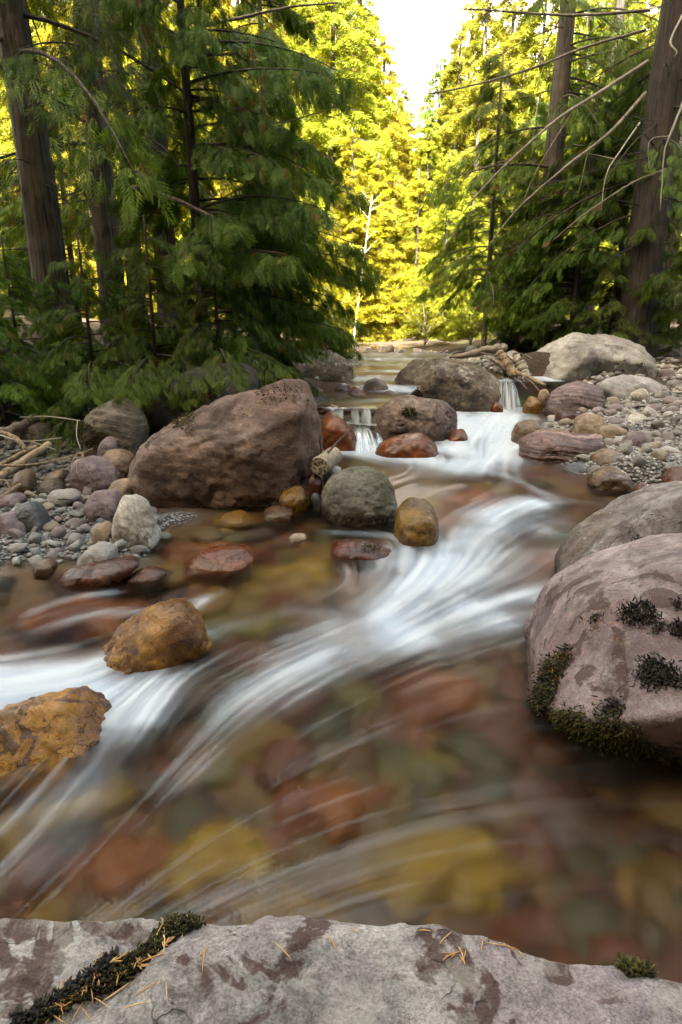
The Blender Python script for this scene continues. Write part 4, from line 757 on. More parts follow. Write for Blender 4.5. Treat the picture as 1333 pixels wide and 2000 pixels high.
def cobbles(poly, n, rmin, rmax, mat, label, group, ylim, tries=20000, bury=.3):
    mes = [mesh_arrays('cobble', V, F) for V, F in cob_me]; [m.materials.append(mat) for m in mes]
    ys = rng.uniform(*ylim, tries); xs = rng.uniform(-.62, .75, tries) * ys; zz = ground(xs, ys); px, py, _ = proj(np.c_[xs, ys, zz]); ok = in_poly(px, py, poly); xs, ys, zz = xs[ok], ys[ok], zz[ok]
    rr = np.exp(rng.uniform(math.log(rmin), math.log(rmax), len(xs)) ) ; rr = np.sort(rr)[::-1]; pl = []
    occ = [(o.location.x, o.location.y, .35 * max(o.dimensions.x, o.dimensions.y)) for o in ROCKS.values()]
    for x, y, z, r in zip(xs, ys, zz, rr):
        if len(pl) >= n: break
        if all((x - a) ** 2 + (y - b) ** 2 > (.8 * (r + c)) ** 2 for a, b, c in pl) and all((x - a) ** 2 + (y - b) ** 2 > (r * .6 + c) ** 2 for a, b, c in occ):
            pl.append((x, y, r)); o = link('cobble', mes[len(pl) % 10], None, None, (x, y, z + r * (.5 - bury))); o.scale = (r, r, r)
            o.rotation_euler = (rng.normal(0, .25), rng.normal(0, .25), rng.uniform(0, 6.28)); tag(o, label, 'cobble', group)
    return pl
bpy.context.view_layer.update()
cobbles(LBAR, 150, .02, .075, m_cobble, 'small rounded grey cobble lying on the left cobble bar', 'cobbles of the left bar', (3.0, 5.2))
cobbles(RBAR, 125, .03, .11, m_cobbleR, 'small pale stone lying on the right gravel bar', 'stones of the right gravel bar', (4.6, 10.5))
cobbles(LUP, 14, .06, .12, m_brown, 'dull brown stone among driftwood on the upper left bank', 'stones of the upper left bank', (4.3, 7.2))
cobbles(FARB, 10, .12, .2, m_cobbleR, 'far stone along the upper stream margins', 'stones along the upper stream', (8.5, 17), bury=.2)
def gravel(poly, n, rmin, rmax, mat, label, ylim):
    ys = rng.uniform(*ylim, n * 6); xs = rng.uniform(-.62, .75, n * 6) * ys; zz = ground(xs, ys); px, py, _ = proj(np.c_[xs, ys, zz]); ok = np.nonzero(in_poly(px, py, poly))[0][:n]; m_ = len(ok)
    D, F = ico(2 if n == 2300 else 1); r = rng.uniform(rmin, rmax, (m_, 1, 1)) * (.7 + .6 * rng.random((m_, 1, 1)))
    S = rng.uniform(.55, 1.1, (m_, 1, 3)) * np.array([1, 1, .65]); th = rng.uniform(0, 6.28, m_); c, s = np.cos(th)[:, None], np.sin(th)[:, None]
    Q = D[None] * S * (1 + rng.normal(0, .08, (m_, len(D), 1))); x = Q[..., 0] * c - Q[..., 1] * s; y = Q[..., 0] * s + Q[..., 1] * c
    V = np.stack([x, y, Q[..., 2]], -1) * r + np.c_[xs, ys, zz][ok][:, None] + np.array([0, 0, .2]) * r
    tag(link('gravel', mesh_arrays('gravel', V.reshape(-1, 3), (F[None] + len(D) * np.arange(m_)[:, None, None]).reshape(-1, 3), True, {'tint': np.repeat(rng.random(m_), len(D))}), mat), label, 'gravel', kind='stuff')
def gravel_mat(name, a, b, c, d):
    t = NT(name); s = t.attr('tint'); tc = t.n('TexCoord').outputs['Object']
    col = t.mix(t.ramp(s, 0, .6), a, b); col = t.mix(t.ramp(s, .6, .85), col, c); col = t.mix(t.ramp(s, .9, .95), col, d); col = t.mix(t.math('MULTIPLY', t.noise(tc, 90, 3), .5), col, (.1, .095, .09))
    return t.surf(t.n('BsdfPrincipled', {'Base Color': col, 'Roughness': .65}))
gm_l = gravel_mat('left_gravel', (.12, .125, .13), (.26, .26, .26), (.34, .33, .3), (.17, .1, .1)); gm_r = gravel_mat('right_gravel', (.2, .19, .18), (.4, .385, .36), (.5, .48, .45), (.2, .14, .13))
gravel(LUP, 1500, .015, .05, gravel_mat('bank_rubble', (.05, .045, .04), (.12, .105, .09), (.16, .14, .12), (.1, .06, .05)), 'dull rubble under the driftwood of the upper left bank', (4.3, 7.2))
gravel(FARB, 1500, .03, .09, gm_r, 'pale rubble along the upper stream', (8.5, 17))
gravel(LBAR, 2300, .009, .02, gm_l, 'fine grey gravel between the cobbles of the left bar', (3.0, 5.2))
gravel(RBAR, 8500, .011, .03, gm_r, 'pale gravel of the right bar', (4.6, 10.5))

# ------------------------------------------------------------------ driftwood
m_drift = bark_mat('driftwood', (.16, .11, .07), (.34, .26, .17), 2.0); m_log = bark_mat('weathered_log', (.11, .085, .065), (.24, .2, .165), 1.5); m_twig = bark_mat('dead_twig', (.22, .19, .15), (.4, .36, .3), 3.0)
t = NT('cut_end'); tc = t.n('TexCoord').outputs['Object']; m_cut = t.surf(t.n('BsdfPrincipled', {'Base Color': t.mix(t.ramp(t.noise(tc, 45, 5, .7), .42, .6), (.02, .015, .012), (.42, .36, .27)), 'Roughness': .9}))
def stick(name, label, pts, r0, r1, mat, cat='driftwood', group=None, sides=8, branches=(), rough=.12, n=18):
    parts = []
    for k, (pp, ra, rb) in enumerate([(pts, r0, r1)] + list(branches)):
        P = np.array([PY(a, b, y) for a, b, y in pp]); C_ = curve_pts(P, n) if len(P) > 2 else np.linspace(P[0], P[1], n); C_ = C_ + rng.normal(0, (ra + rb) * .06, C_.shape)
        parts.append(tube_arrays(C_, np.linspace(ra, rb, n) * (1 + rough * vnoise(np.c_[np.arange(n) * .7, np.full(n, k), np.full(n, r0 * 100)], 5)), sides))
    V, F = merge(parts); base = V[np.argmin(V[:, 2])].copy()
    return tag(link(name, quads_to_mesh(name, V - base, F), mat, None, base), label, cat, group)
stick('driftwood_log', 'thick splintered driftwood log at the far left edge', [(-80,862,5.6),(10,845,5.7),(75,815,6.0)], .06, .045, m_log)
stick('driftwood_log', 'yellowish broken driftwood pole slanting down at left', [(-30,955,4.6),(30,910,4.9),(96,868,5.2)], .035, .028, m_drift)
stick('driftwood_stick', 'long thin pale stick lying level over the left bank', [(-40,908,4.7),(60,908,4.75),(150,888,4.85),(182,876,4.9)], .009, .006, m_drift, branches=[([(152,888,4.85),(140,905,4.75),(138,932,4.7)], .004, .002), ([(160,884,4.85),(172,915,4.75),(187,938,4.7)], .005, .002), ([(150,886,4.85),(120,900,4.8)], .004, .002), ([(165,880,4.87),(150,915,4.72),(160,940,4.7)], .003, .002)])
stick('driftwood_stick', 'curved pale root-like stick in the driftwood pile', [(-20,842,5.3),(20,850,5.25),(45,870,5.15),(50,885,5.1)], .022, .016, m_drift)
stick('driftwood_stick', 'straight thin grey stick above the cobbles at upper left', [(40,815,5.9),(100,814,5.7),(158,822,5.4)], .007, .005, m_twig, branches=[([(152,822,5.4),(150,850,5.2),(158,878,5.0)], .005, .003)])
stick('driftwood_stick', 'bent yellow stick poking down from the driftwood pile', [(-10,938,4.5),(12,940,4.45),(22,960,4.4)], .009, .006, m_drift)
stick('driftwood_stick', 'thin forked stick crossing the driftwood pile', [(0,850,5.2),(50,862,5.1),(122,855,5.0)], .006, .004, m_twig, branches=[([(60,862,5.08),(110,878,5.0)], .005, .003)])
stick('driftwood_stick', 'second slanting pole under the yellowish driftwood pole', [(-30,925,4.9),(35,890,5.1),(70,872,5.3)], .02, .018, m_drift)
stick('driftwood_stick', 'short brown driftwood billet below the slanting poles', [(-20,985,4.35),(20,960,4.5),(50,938,4.7)], .017, .014, m_drift)
stick('fallen_log', 'grey fallen log resting on the pale crusted boulder', [(880,698,10.6),(920,691,10.3),(962,682,10.0),(985,680,10.0)], .04, .075, m_log, 'log')
stick('fallen_log', 'short weathered log lying far upstream', [(722,698,15.8),(745,690,15.6),(766,683,15.4)], .12, .14, m_log, 'log')
stick('fallen_log', 'slim pole slanting down beside the right fall', [(962,702,9.6),(1000,722,9.4),(1065,752,9.0)], .025, .03, m_drift, 'log')
stick('broken_log', 'upright broken stump piece wedged above the right fall', [(976,690,9.6),(990,712,9.5),(1004,732,9.4)], .07, .085, m_drift, 'log')
stick('broken_log', 'pale splintered wood chunk beside the largest pale boulder', [(1012,700,9.5),(1022,720,9.4),(1030,745,9.2)], .08, .06, m_twig, 'log')
for i, (a, b, c, d, y) in enumerate([(958,700,1012,745,9.5),(985,695,1018,718,9.6),(1002,690,1040,700,9.7),(940,690,1000,706,9.9),(1028,740,1055,765,9.0),(1005,738,1030,760,9.1)]):
    stick('debris_stick', 'thin broken stick in the jam above the right fall', [(a, b, y), ((a + c) / 2, (b + d) / 2 - 3, y - .05), (c, d, y - .1)], .014, .008, m_log, 'stick', 'sticks jammed above the right fall')
lg = tag(bpy.data.objects.new('sawn_log', None), 'short sawn log with dark end jammed on stones at centre', 'log'); COL.objects.link(lg); p0 = PY(624, 911, 4.62); p1 = PY(652, 890, 4.95); lg.location = p0
C_ = np.linspace(p0, p1, 14) - p0; V, F = tube_arrays(C_, .072 * (1 + .08 * vnoise(np.c_[np.arange(14) * .8, np.zeros(14), np.zeros(14)], 2)), 20, False); V += rng.normal(0, .0015, V.shape)
link('bark', quads_to_mesh('bark', V, F), bark_mat('pale_log', (.2, .16, .11), (.42, .36, .27), 2.5), lg)
ax_ = (p1 - p0) / np.linalg.norm(p1 - p0); V, F = tube_arrays([-ax_ * .004, ax_ * .02], [.069, .069], 20); link('cut_end', quads_to_mesh('cut_end', V, F, False), m_cut, lg)
stick('driftwood_stick', 'dark pointed stick rising from behind the sawn log', [(634,892,4.75),(655,868,4.75),(683,840,4.75)], .010, .006, m_log)
stick('driftwood_stick', 'pale stick upright between huge boulder and red boulder', [(628,895,5.4),(627,860,5.4),(625,828,5.4)], .016, .012, m_drift)
stick('driftwood_stick', 'thin fallen twig on the left bank beside the lichen boulder', [(508,700,8.6),(540,716,8.5),(586,732,8.3)], .010, .007, m_twig)

# ------------------------------------------------------------------ conifers
def spray_template(pairs, side, ang, w, droop, sub=0, tip=1.0):
    """flat spray along +X, length 1: diamonds for the axis and the side twiglets"""
    V, F = [], []
    jit = []; jr = np.random.default_rng(5)
    def strip(a, d, L, wd):
        jit.extend([jr.normal(0, .16)] * 4)
        d = np.array(d, float); d /= np.linalg.norm(d); s = np.cross([0, 0, 1.0], d); s /= np.linalg.norm(s) + 1e-9; a = np.array(a, float); b = len(V)
        V.extend([a, a + d * L * .45 + s * wd - [0, 0, .15 * wd], a + d * L, a + d * L * .45 - s * wd - [0, 0, .15 * wd]]); F.append([b, b + 1, b + 2, b + 3])
    zf = lambda x: -droop * x * x
    strip((0, 0, 0), (1, 0, -droop * .9), 1.03, w * .8)
    for i in range(pairs):
        x = .08 + .86 * i / pairs
        for s_ in (-1, 1):
            xx = x + (0.04 if s_ > 0 else 0); L = side * (1 - .72 * xx ** 1.5) * (.55 + .45 * min(1, xx * 5)) * (1 + .15 * math.sin(i * 7 + s_)); a = R(ang)
            dv = (math.cos(a), s_ * math.sin(a), -droop * (.5 + xx)); strip((xx, 0, zf(xx)), dv, L, w)
            for k in range(sub):
                f_ = .35 + .3 * k; p = np.array([xx, 0, zf(xx)]) + np.array(dv) / np.linalg.norm(dv) * L * f_; s2 = s_ if k % 2 else -s_
                strip(p, (math.cos(a + s_ * s2 * .6), s_ * math.sin(a + s_ * s2 * .6), -droop), L * .45, w * .8)
    return np.array(V), np.array(F), np.array(jit)
T_HEM = spray_template(7, .5, 52, .030, .4)
T_CED = spray_template(6, .54, 42, .024, .45, sub=1)
T_FAR = spray_template(2, .7, 48, .07, .3)
T_FINE = spray_template(8, .46, 48, .026, .3, sub=1)
def norm(v): return v / (np.linalg.norm(v, axis=-1, keepdims=True) + 1e-9)
def place(T, P, A, N, S, tint):
    A = norm(A); B = norm(np.cross(N, A)); N = np.cross(A, B); V, F, J = T; n = len(P)
    W_ = P[:, None] + S[:, None, None] * (V[None, :, 0:1] * A[:, None] + V[None, :, 1:2] * B[:, None] + V[None, :, 2:3] * N[:, None])
    return W_.reshape(-1, 3), (F[None] + len(V) * np.arange(n)[:, None, None]).reshape(-1, 4), np.where(np.repeat(tint, len(V)) > .96, 1.0, np.clip(np.repeat(tint, len(V)) + np.tile(J, n), 0, .93))
class Tree:
    def __init__(s, seed): s.r = np.random.default_rng(seed); s.wood = []; s.lv = []; s.lf = []; s.lt = []; s.o = 0
    def trunk(s, H, r, base_flare=1.5, sides=16, lean=(0, 0), top_r=.03):
        n = max(14, int(H * 3)); z = np.linspace(-.35, H, n); t_ = np.clip(z / H, 0, 1); rad = r * (1 - t_) ** .8 + top_r * t_; rad = rad * (1 + (base_flare - 1) * np.exp(-np.maximum(z, 0) / .35))
        P = np.c_[lean[0] * t_ * H + .02 * r * 10 * vnoise(np.c_[z * .5, z * 0, z * 0], 3), lean[1] * t_ * H, z]; V, F = tube_arrays(P, rad, sides)
        V[:n * sides] += (norm(V[:n * sides] - np.repeat(P, sides, 0)) * (r * .1 * fbm(np.c_[np.tile(np.arange(sides), n) * .9, np.repeat(z * .35, sides), np.zeros(n * sides)], 2, 3))[:, None]); s.wood.append((V, F)); s.ax = lambda zz: np.array([np.interp(zz, z, P[:, 0]), np.interp(zz, z, P[:, 1]), zz])
    def bough(s, S, az, L, rise, droop, T, n, size, width=.38, r0=.014, bare=.12, hang=.35, dens_tip=1.0, tint=None, wood=True, roll=.6):
        r = s.r; d = np.array([math.cos(az), math.sin(az), 0.0]); sd_ = np.array([-d[1], d[0], 0]); S = np.array(S, float); cv = r.normal(0, .08)
        def pos(t_): return S + d * L * t_[:, None] + sd_ * (cv * L * t_ * t_)[:, None] + np.array([0, 0, 1.0]) * (L * (rise * t_ - droop * t_ * t_))[:, None]
        if wood:
            tt = np.linspace(0, .97, 8); s.wood.append(tube_arrays(pos(tt), np.linspace(r0, r0 * .18, 8), 5))
        if n <= 0: return
        t_ = bare + (1 - bare) * r.random(n) ** dens_tip; side = r.choice([-1, 1], n); w = r.random(n) ** .8; Lw = width * L * (1.08 - t_) ** .65 * (.35 + .65 * np.minimum(1, t_ * 3)); tang = norm(d + np.array([0, 0, 1.0]) * (rise - 2 * droop * t_)[:, None])
        sdir = norm(tang * .75 + sd_ * side[:, None] * .8 + np.array([0, 0, -.25])); P = pos(t_) + sdir * (Lw * w)[:, None] - np.array([0, 0, 1.0]) * (hang * Lw * w * w)[:, None]
        A = norm(sdir * .7 + tang * .5 + r.normal(0, .22, (n, 3)) - np.array([0, 0, 1.0]) * (hang * (.5 + w))[:, None]); N = norm(np.array([0, 0, 1.0]) + r.normal(0, roll, (n, 3)) + d * .2)
        sz = size * r.uniform(.65, 1.25, n); ti = np.clip(.45 + .22 * r.normal(0, 1, n) + .25 * (t_ - .5) + .15 * (w - .5) + r.normal(0, .08), 0, .93); ti[r.random(n) < .02] = 1.0
        if tint is not None: ti = np.clip(ti * .5 + tint, 0, 1)
        V, F, t2 = place(T, P, A, N, sz, ti); s.lv.append(V); s.lf.append(F + s.o); s.lt.append(t2); s.o += len(V)
    def ring(s, z0, z1, nb, Lfun, T, per, size, rise=.15, droop=.5, width=.38, az=None, top=6.0, **kw):
        for i in range(nb):
            f_ = (i + s.r.random()) / nb; z = z0 + (z1 - z0) * f_; L = Lfun(f_) * s.r.uniform(.7, 1.15); a = s.r.uniform(0, 6.283) if az is None else s.r.uniform(*az)
            s.bough(s.ax(z), a, L, rise * s.r.uniform(.4, 1.6), droop * s.r.uniform(.6, 1.3), T, max(4, int(per * L * (1 if z < top else .12))), size, width, r0=.006 + .008 * L, **kw)
    def dead(s, z0, z1, nb, L0, az=None):
        for i in range(nb):
            z = s.r.uniform(z0, z1); a = s.r.uniform(0, 6.283) if az is None else s.r.uniform(*az); L = L0 * s.r.uniform(.4, 1.2); s.bough(s.ax(z), a, L, s.r.uniform(-.3, .2), s.r.uniform(0, .4), None, 0, 0, r0=.006 + .004 * L)
            for k in range(3):
                t_ = s.r.uniform(.3, .9); d = np.array([math.cos(a), math.sin(a), 0]); s.bough(s.ax(z) + d * L * t_ + [0, 0, -.1 * L * t_], a + s.r.uniform(-1, 1), L * .35, s.r.uniform(-.5, .2), .3, None, 0, 0, r0=.004)
    def build(s):
        wood = quads_to_mesh('trunk', *merge(s.wood)); crown = mesh_arrays('crown', np.vstack(s.lv), np.vstack(s.lf), False, {'tint': np.concatenate(s.lt)}) if s.lv else None
        return wood, crown
def plant(name, label, x, y, meshes, bark, leaf, rot=0, scale=1.0, cat='tree', group=None, z=None, parts=('trunk', 'crown'), zs=1.0):
    e = bpy.data.objects.new(name, None); COL.objects.link(e); e.location = (x, y, gz(x, y) if z is None else z); e.rotation_euler = (0, 0, rot); e.scale = (scale, scale, scale * zs); tag(e, label, cat, group)
    for pn, me, mt in zip(parts, meshes, (bark, leaf)):
        if me is None: continue
        o = link(pn, me, mt, e)
        if mt and o.material_slots and o.material_slots[0].material != mt: o.material_slots[0].link = 'OBJECT'; o.material_slots[0].material = mt
    return e
bk_cedar = bark_mat('cedar_bark', (.018, .013, .010), (.115, .095, .075)); bk_dark = bark_mat('dark_bark', (.014, .010, .008), (.055, .043, .034)); bk_thin = bark_mat('young_bark', (.10, .08, .07), (.20, .17, .15), 2); bk_white = bark_mat('birch_bark', (.4, .37, .3), (.6, .57, .5), 2)
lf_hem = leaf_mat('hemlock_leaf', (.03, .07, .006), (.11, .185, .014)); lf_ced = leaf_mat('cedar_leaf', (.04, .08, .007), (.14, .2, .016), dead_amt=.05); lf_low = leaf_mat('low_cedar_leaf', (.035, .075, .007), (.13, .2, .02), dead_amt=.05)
lf_sun = leaf_mat('sunlit_conifer_leaf', (.13, .15, .006), (.26, .27, .014), dead_amt=.01, transl=.58); lf_yel = leaf_mat('sunlit_yellow_leaf', (.22, .22, .008), (.40, .37, .02), transl=.58, dead_amt=.01)  # brightness and yellow glow of the sun put into these leaf colours
xat = lambda px, py, y: PY(px, py, y)[0]
# --- left bank
T = Tree(1); T.trunk(10, .22, 1.6); T.ring(3.0, 9.5, 34, lambda f: 1.5 + 1.2 * (1 - f), T_CED, 60, .22, -.1, .35); T.dead(1.2, 4.5, 16, 1.2); cedA = T.build()
plant('cedar_tree', 'leftmost thick grey-barked cedar trunk on the left bank', xat(62, 280, 8.0), 8.0, cedA, bk_cedar, lf_ced, .3)
plant('cedar_tree', 'straight grey cedar trunk second from the left edge', xat(187, 250, 9.0), 9.0, cedA, bk_cedar, lf_ced, 3.0, .85)
plant('cedar_tree', 'shaded cedar trunk third from left, behind the hemlock', xat(300, 200, 10.6), 10.6, cedA, bk_dark, lf_ced, 2.4, .85)
plant('cedar_tree', 'slender dark trunk between second and third cedars', xat(243, 300, 11.8), 11.8, cedA, bk_dark, lf_ced, 4.0, .7)
# hemlock that leans its boughs over the water
T = Tree(3); T.trunk(5.5, .075, 1.3, 10, top_r=.012)
T.ring(.5, 5.4, 44, lambda f: .3 + 1.05 * (1 - f) ** .7, T_HEM, 140, .155, .12, .42, .36, hang=.5)
T.ring(.7, 3.7, 20, lambda f: 2.0 - .4 * f, T_HEM, 150, .16, .14, .30, .27, az=(-.9, .5), hang=.6, bare=.2)
hemD = T.build()
plant('hemlock_tree', 'big drooping green hemlock hanging over the left bank', xat(385, 450, 7.8), 7.8, hemD, bk_dark, lf_hem, 0)
plant('hemlock_tree', 'taller hemlock behind the drooping one, near centre left', xat(520, 400, 11.5), 11.5, hemD, bk_dark, lf_hem, 2.2, 1.2)
plant('hemlock_tree', 'small hemlock among the cedar trunks at far left', xat(130, 430, 12.5), 12.5, hemD, bk_dark, lf_hem, 3.9, .8)
# low cedar boughs above the dark bank
T = Tree(4); T.trunk(2.6, .035, 1.3, 8, top_r=.008)
T.ring(.15, 2.4, 34, lambda f: .25 + .95 * (1 - f) ** .7, T_CED, 95, .145, .25, .55, .42, hang=.3); T.ring(.1, .9, 10, lambda f: 1.4, T_CED, 110, .145, .1, .42, .36, az=(-2.4, -.6), hang=.35, bare=.3); lowC = T.build()
low = [(30, 640, 6.9, 0, .62, 'young cedar at the left edge above the driftwood'), (175, 655, 6.6, .15, .7, 'young cedar with orange tips above the cracked boulder'), (300, 640, 6.85, -.1, .78, 'bushy young cedar behind the dark boulder'),
       (425, 640, 7.0, .1, .75, 'fern-like young cedar hanging over the bank edge'), (490, 610, 8.3, 1.3, .6, 'young cedar at the right end of the left bank'), (110, 560, 7.5, 2.0, .5, 'young cedar filling the gap between the left trunks'), (250, 560, 8.6, 1.1, .55, 'shaded young cedar below the second trunk'),
       (560, 620, 12.5, .3, 1.1, 'young cedar behind the lichen boulder'), (-30, 560, 6.2, 1.7, .65, 'leafy young cedar cut by the left edge')]
for a, b, y, rt, sc, lb in low:
    x = xat(a, b, y); plant('young_cedar', lb, x, y, lowC, bk_dark, lf_low, rt, sc, 'young tree', 'young cedars on the left bank')
# --- right bank
T = Tree(5); T.trunk(11, .2, 1.4); T.ring(3.2, 10.6, 52, lambda f: 1.0 + 1.7 * (1 - f), T_CED, 60, .22, .1, .45); T.dead(1.5, 6, 26, 1.6); cedR = T.build()
T = Tree(6); T.trunk(11, .34, 1.5, 20); T.ring(2.2, 10.5, 30, lambda f: 1.2 + 1.4 * (1 - f), T_FINE, 55, .2, -.1, .45); T.dead(.8, 7, 60, 2.0); bigR = T.build()
plant('cedar_tree', 'grey cedar trunk with open crown on the right bank', xat(1095, 200, 13.0), 13.0, cedR, bk_cedar, lf_ced, .4)
plant('cedar_tree', 'massive dark shaggy trunk near the right edge', xat(1285, 300, 11.4), 11.4, bigR, bk_dark, lf_hem, .9)
plant('cedar_tree', 'cedar rising behind the massive trunk at right edge', xat(1350, 200, 15), 15, cedR, bk_dark, lf_ced, 2.9, 1.1)
plant('cedar_tree', 'cedar in the second row right of the open-crowned cedar', xat(1190, 200, 17), 17, cedR, bk_dark, lf_ced, 4.4, 1.0)
T = Tree(7); T.trunk(5.6, .06, 1.2, 10, top_r=.012); T.ring(1.3, 5.5, 46, lambda f: .3 + 1.15 * (1 - f) ** .8, T_HEM, 150, .15, .1, .45, .4, hang=.4); T.dead(.3, 2.2, 14, .8); sapS = T.build()
plant('fir_sapling', 'slim straight sapling with bare lower stem right of the sunlit gap', xat(957, 500, 13.4), 13.4, sapS, bk_thin, lf_ced, .6, .98)
plant('fir_sapling', 'thin sapling just right of the slim straight one', xat(1025, 500, 15), 15, sapS, bk_thin, lf_ced, 2.1, .9)
plant('hemlock_tree', 'dense green hemlock behind the largest pale boulder', xat(1135, 480, 12.0), 12.0, hemD, bk_dark, lf_hem, 2.6, .82)
plant('hemlock_tree', 'hemlock with level boughs left of the massive trunk', xat(1215, 480, 12.8), 12.8, hemD, bk_dark, lf_hem, 4.4, .95)
for a, b, y, rt, sc, lb in [(1195, 600, 11.2, 1.0, .62, 'fan-leaved young cedar above the largest pale boulder'), (1060, 640, 12.2, .3, .6, 'low young cedar with brown tips behind the log jam'), (1000, 640, 12.8, 2.2, .55, 'low young cedar beside the bare-stemmed sapling'), (1310, 620, 12.4, 3.0, .75, 'young cedar at the foot of the massive trunk'), (1100, 610, 13.6, 4.1, .8, 'young cedar in the shade below the open cedar'), (1360, 600, 10.8, .8, .9, 'young cedar leaning in from the right edge')]:
    plant('young_cedar', lb, xat(a, b, y), y, lowC, bk_dark, lf_low, rt, sc, 'young tree', 'young cedars on the right bank')
# --- tall wood added unseen behind the viewer, shaped to shade the near stream
T = Tree(60); V_, F_, t_, W_, o_ = [], [], [], [], 0
T_BIG = spray_template(2, .7, 50, .2, .4)
for i in range(60):
    x = -27 + 44 * ((i * .618) % 1); y = -3.5 - 14 * ((i * .381 + .1 * (i % 3)) % 1); H = rng.uniform(29, 35) + max(0, -y - 6) * .2; zb = gz(x, y); n = 250
    W_.append(tube_arrays(np.array([[x, y, zb - .5], [x, y, zb + H * .5], [x, y, zb + H]]), [.45, .28, .03], 7))
    f_ = rng.random(n) ** .75; az = rng.uniform(0, 6.283, n); rr = (.4 + 3.3 * (1 - f_)) * np.sqrt(rng.random(n)); d = np.c_[np.cos(az), np.sin(az), np.full(n, -.35)]
    P = np.c_[x + d[:, 0] * rr, y + d[:, 1] * rr, zb + 3.5 + (H - 3.5) * f_ - .25 * rr]; v, f2, tt = place(T_BIG, P, d, np.tile([0, 0, 1.0], (n, 1)) + rng.normal(0, .3, (n, 3)), rng.uniform(1.2, 2.2, n), rng.uniform(0, .9, n))
    V_.append(v); F_.append(f2 + o_); t_.append(tt); o_ += len(v)
wood_o = tag(link('shade_wood', mesh_arrays('shade_wood', np.vstack(V_), np.vstack(F_), False, {'tint': np.concatenate(t_)}), lf_hem), 'dense tall conifer wood added unseen behind the viewer for shade', 'wood', kind='stuff')
tag(link('trunks', quads_to_mesh('trunks', *merge(W_)), bk_dark, wood_o), kind='stuff')
# --- sunlit wood beyond
far = []
for q in range(3):
    T = Tree(20 + q); H = 14; T.trunk(H, .13, 1.2, 8); wd = (1.9, 2.3, 1.7)[q]
    T.ring(.5, H - .1, 150, lambda f: .25 + wd * (1 - f) ** .8, T_FAR, 72, .25, (.05, .2, -.1)[q], .4, .5, hang=.8, top=99, roll=1.6, bare=.05); far.append(T.build())
farspec = [  # picture top, distance, mesh, leaf, label words
    (705, -60, 27, 0, 0, 'tall sunlit conifer at left of the sky gap'), (650, -160, 24, 1, 0, 'yellow-lit conifer above the lichen boulder'), (752, 60, 33, 2, 1, 'narrow golden conifer on the left rim of the sky gap'),
    (600, -200, 26, 3, 0, 'sunlit conifer just behind the taller hemlock'), (800, 215, 36, 0, 1, 'short bright conifer below the middle of the sky gap'), (775, 190, 40, 2, 0, 'pointed yellow conifer beneath the sky gap'),
    (862, 108, 44, 3, 2, 'distant grey-green spire standing in the sky gap'), (840, 230, 30, 1, 0, 'bright conifer left of the distant spire foot'), (902, 50, 34, 0, 0, 'yellow-green conifer on the right rim of the sky gap'),
    (955, -40, 30, 2, 0, 'sunlit conifer behind the slim sapling'), (1010, -60, 33, 3, 0, 'sunlit conifer left of the open cedar'), (740, 300, 22, 2, 1, 'low golden conifer above the far log'), (880, 300, 21, 1, 0, 'green-gold conifer left of the slim sapling'),
    (1075, -80, 28, 0, 0, 'sunlit conifer behind the open cedar trunk'), (1160, -60, 30, 1, 0, 'sunlit conifer right of the open cedar trunk'), (1240, -80, 28, 2, 0, 'sunlit conifer glimpsed left of the massive trunk'), (1330, -60, 30, 3, 0, 'sunlit conifer at the right edge behind the trunks'),
    (540, -200, 30, 0, 0, 'sunlit conifer behind the hemlock boughs'), (455, -220, 27, 2, 1, 'golden conifer seen through gaps left of centre'), (370, -200, 30, 1, 0, 'sunlit conifer seen between third cedar and hemlock'), (270, -200, 28, 3, 1, 'golden conifer seen between second and third cedars'),
    (180, -200, 30, 0, 0, 'sunlit conifer hidden mostly by the second cedar'), (110, -200, 27, 2, 1, 'golden conifer seen between the two leftmost cedars'), (20, -200, 29, 1, 0, 'sunlit conifer behind the leftmost cedar'),
    (785, 165, 52, 1, 0, 'hazy yellow conifer closing the bottom of the sky gap'), (835, 180, 55, 0, 1, 'far golden conifer at the bottom right of the sky gap'), (720, 20, 48, 3, 1, 'far golden conifer on the left side of the sky gap'), (885, 150, 50, 3, 0, 'far yellow-green conifer right of the distant spire'), (925, -10, 46, 1, 1, 'far golden conifer on the right side of the sky gap'), (985, 0, 44, 0, 1, 'far golden conifer behind the slim sapling crown'), (660, -60, 44, 0, 1, 'far golden conifer behind the tall left conifer'),
    (820, 330, 24, 3, 1, 'low bright conifer at the centre of the sunlit wood'), (690, 250, 21, 3, 1, 'bright yellow young conifer on the left of the far stream'), (930, 330, 19, 2, 0, 'half-lit green conifer beside the slim sapling')]
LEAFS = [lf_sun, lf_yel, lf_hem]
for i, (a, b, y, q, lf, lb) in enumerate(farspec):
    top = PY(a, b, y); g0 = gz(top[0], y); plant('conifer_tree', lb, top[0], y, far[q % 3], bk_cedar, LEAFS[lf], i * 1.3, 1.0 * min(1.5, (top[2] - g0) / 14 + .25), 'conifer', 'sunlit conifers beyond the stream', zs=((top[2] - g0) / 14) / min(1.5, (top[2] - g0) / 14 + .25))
for i in range(44):                                                   # deeper rows
    a = -150 + 1600 * ((i * .618) % 1); y = 34 + 26 * ((i * .381) % 1); b = np.interp(a, [-200, 600, 690, 760, 800, 850, 900, 1000, 1500], [-250, -150, -40, 130, 190, 190, 120, -20, -200]) + 90 * ((i * .77) % 1); top = PY(a, b, y); g0 = gz(top[0], y); sc = min(1.6, (top[2] - g0) / 14 + .2)
    plant('conifer_tree', 'one of the golden-green conifers standing deep in the far sunlit wood', top[0], y, far[i % 3], bk_cedar, LEAFS[int(i % 3 > 0)], i * 2.1, sc, 'conifer', 'conifers deep in the sunlit wood', zs=(top[2] - g0) / 14 / sc)
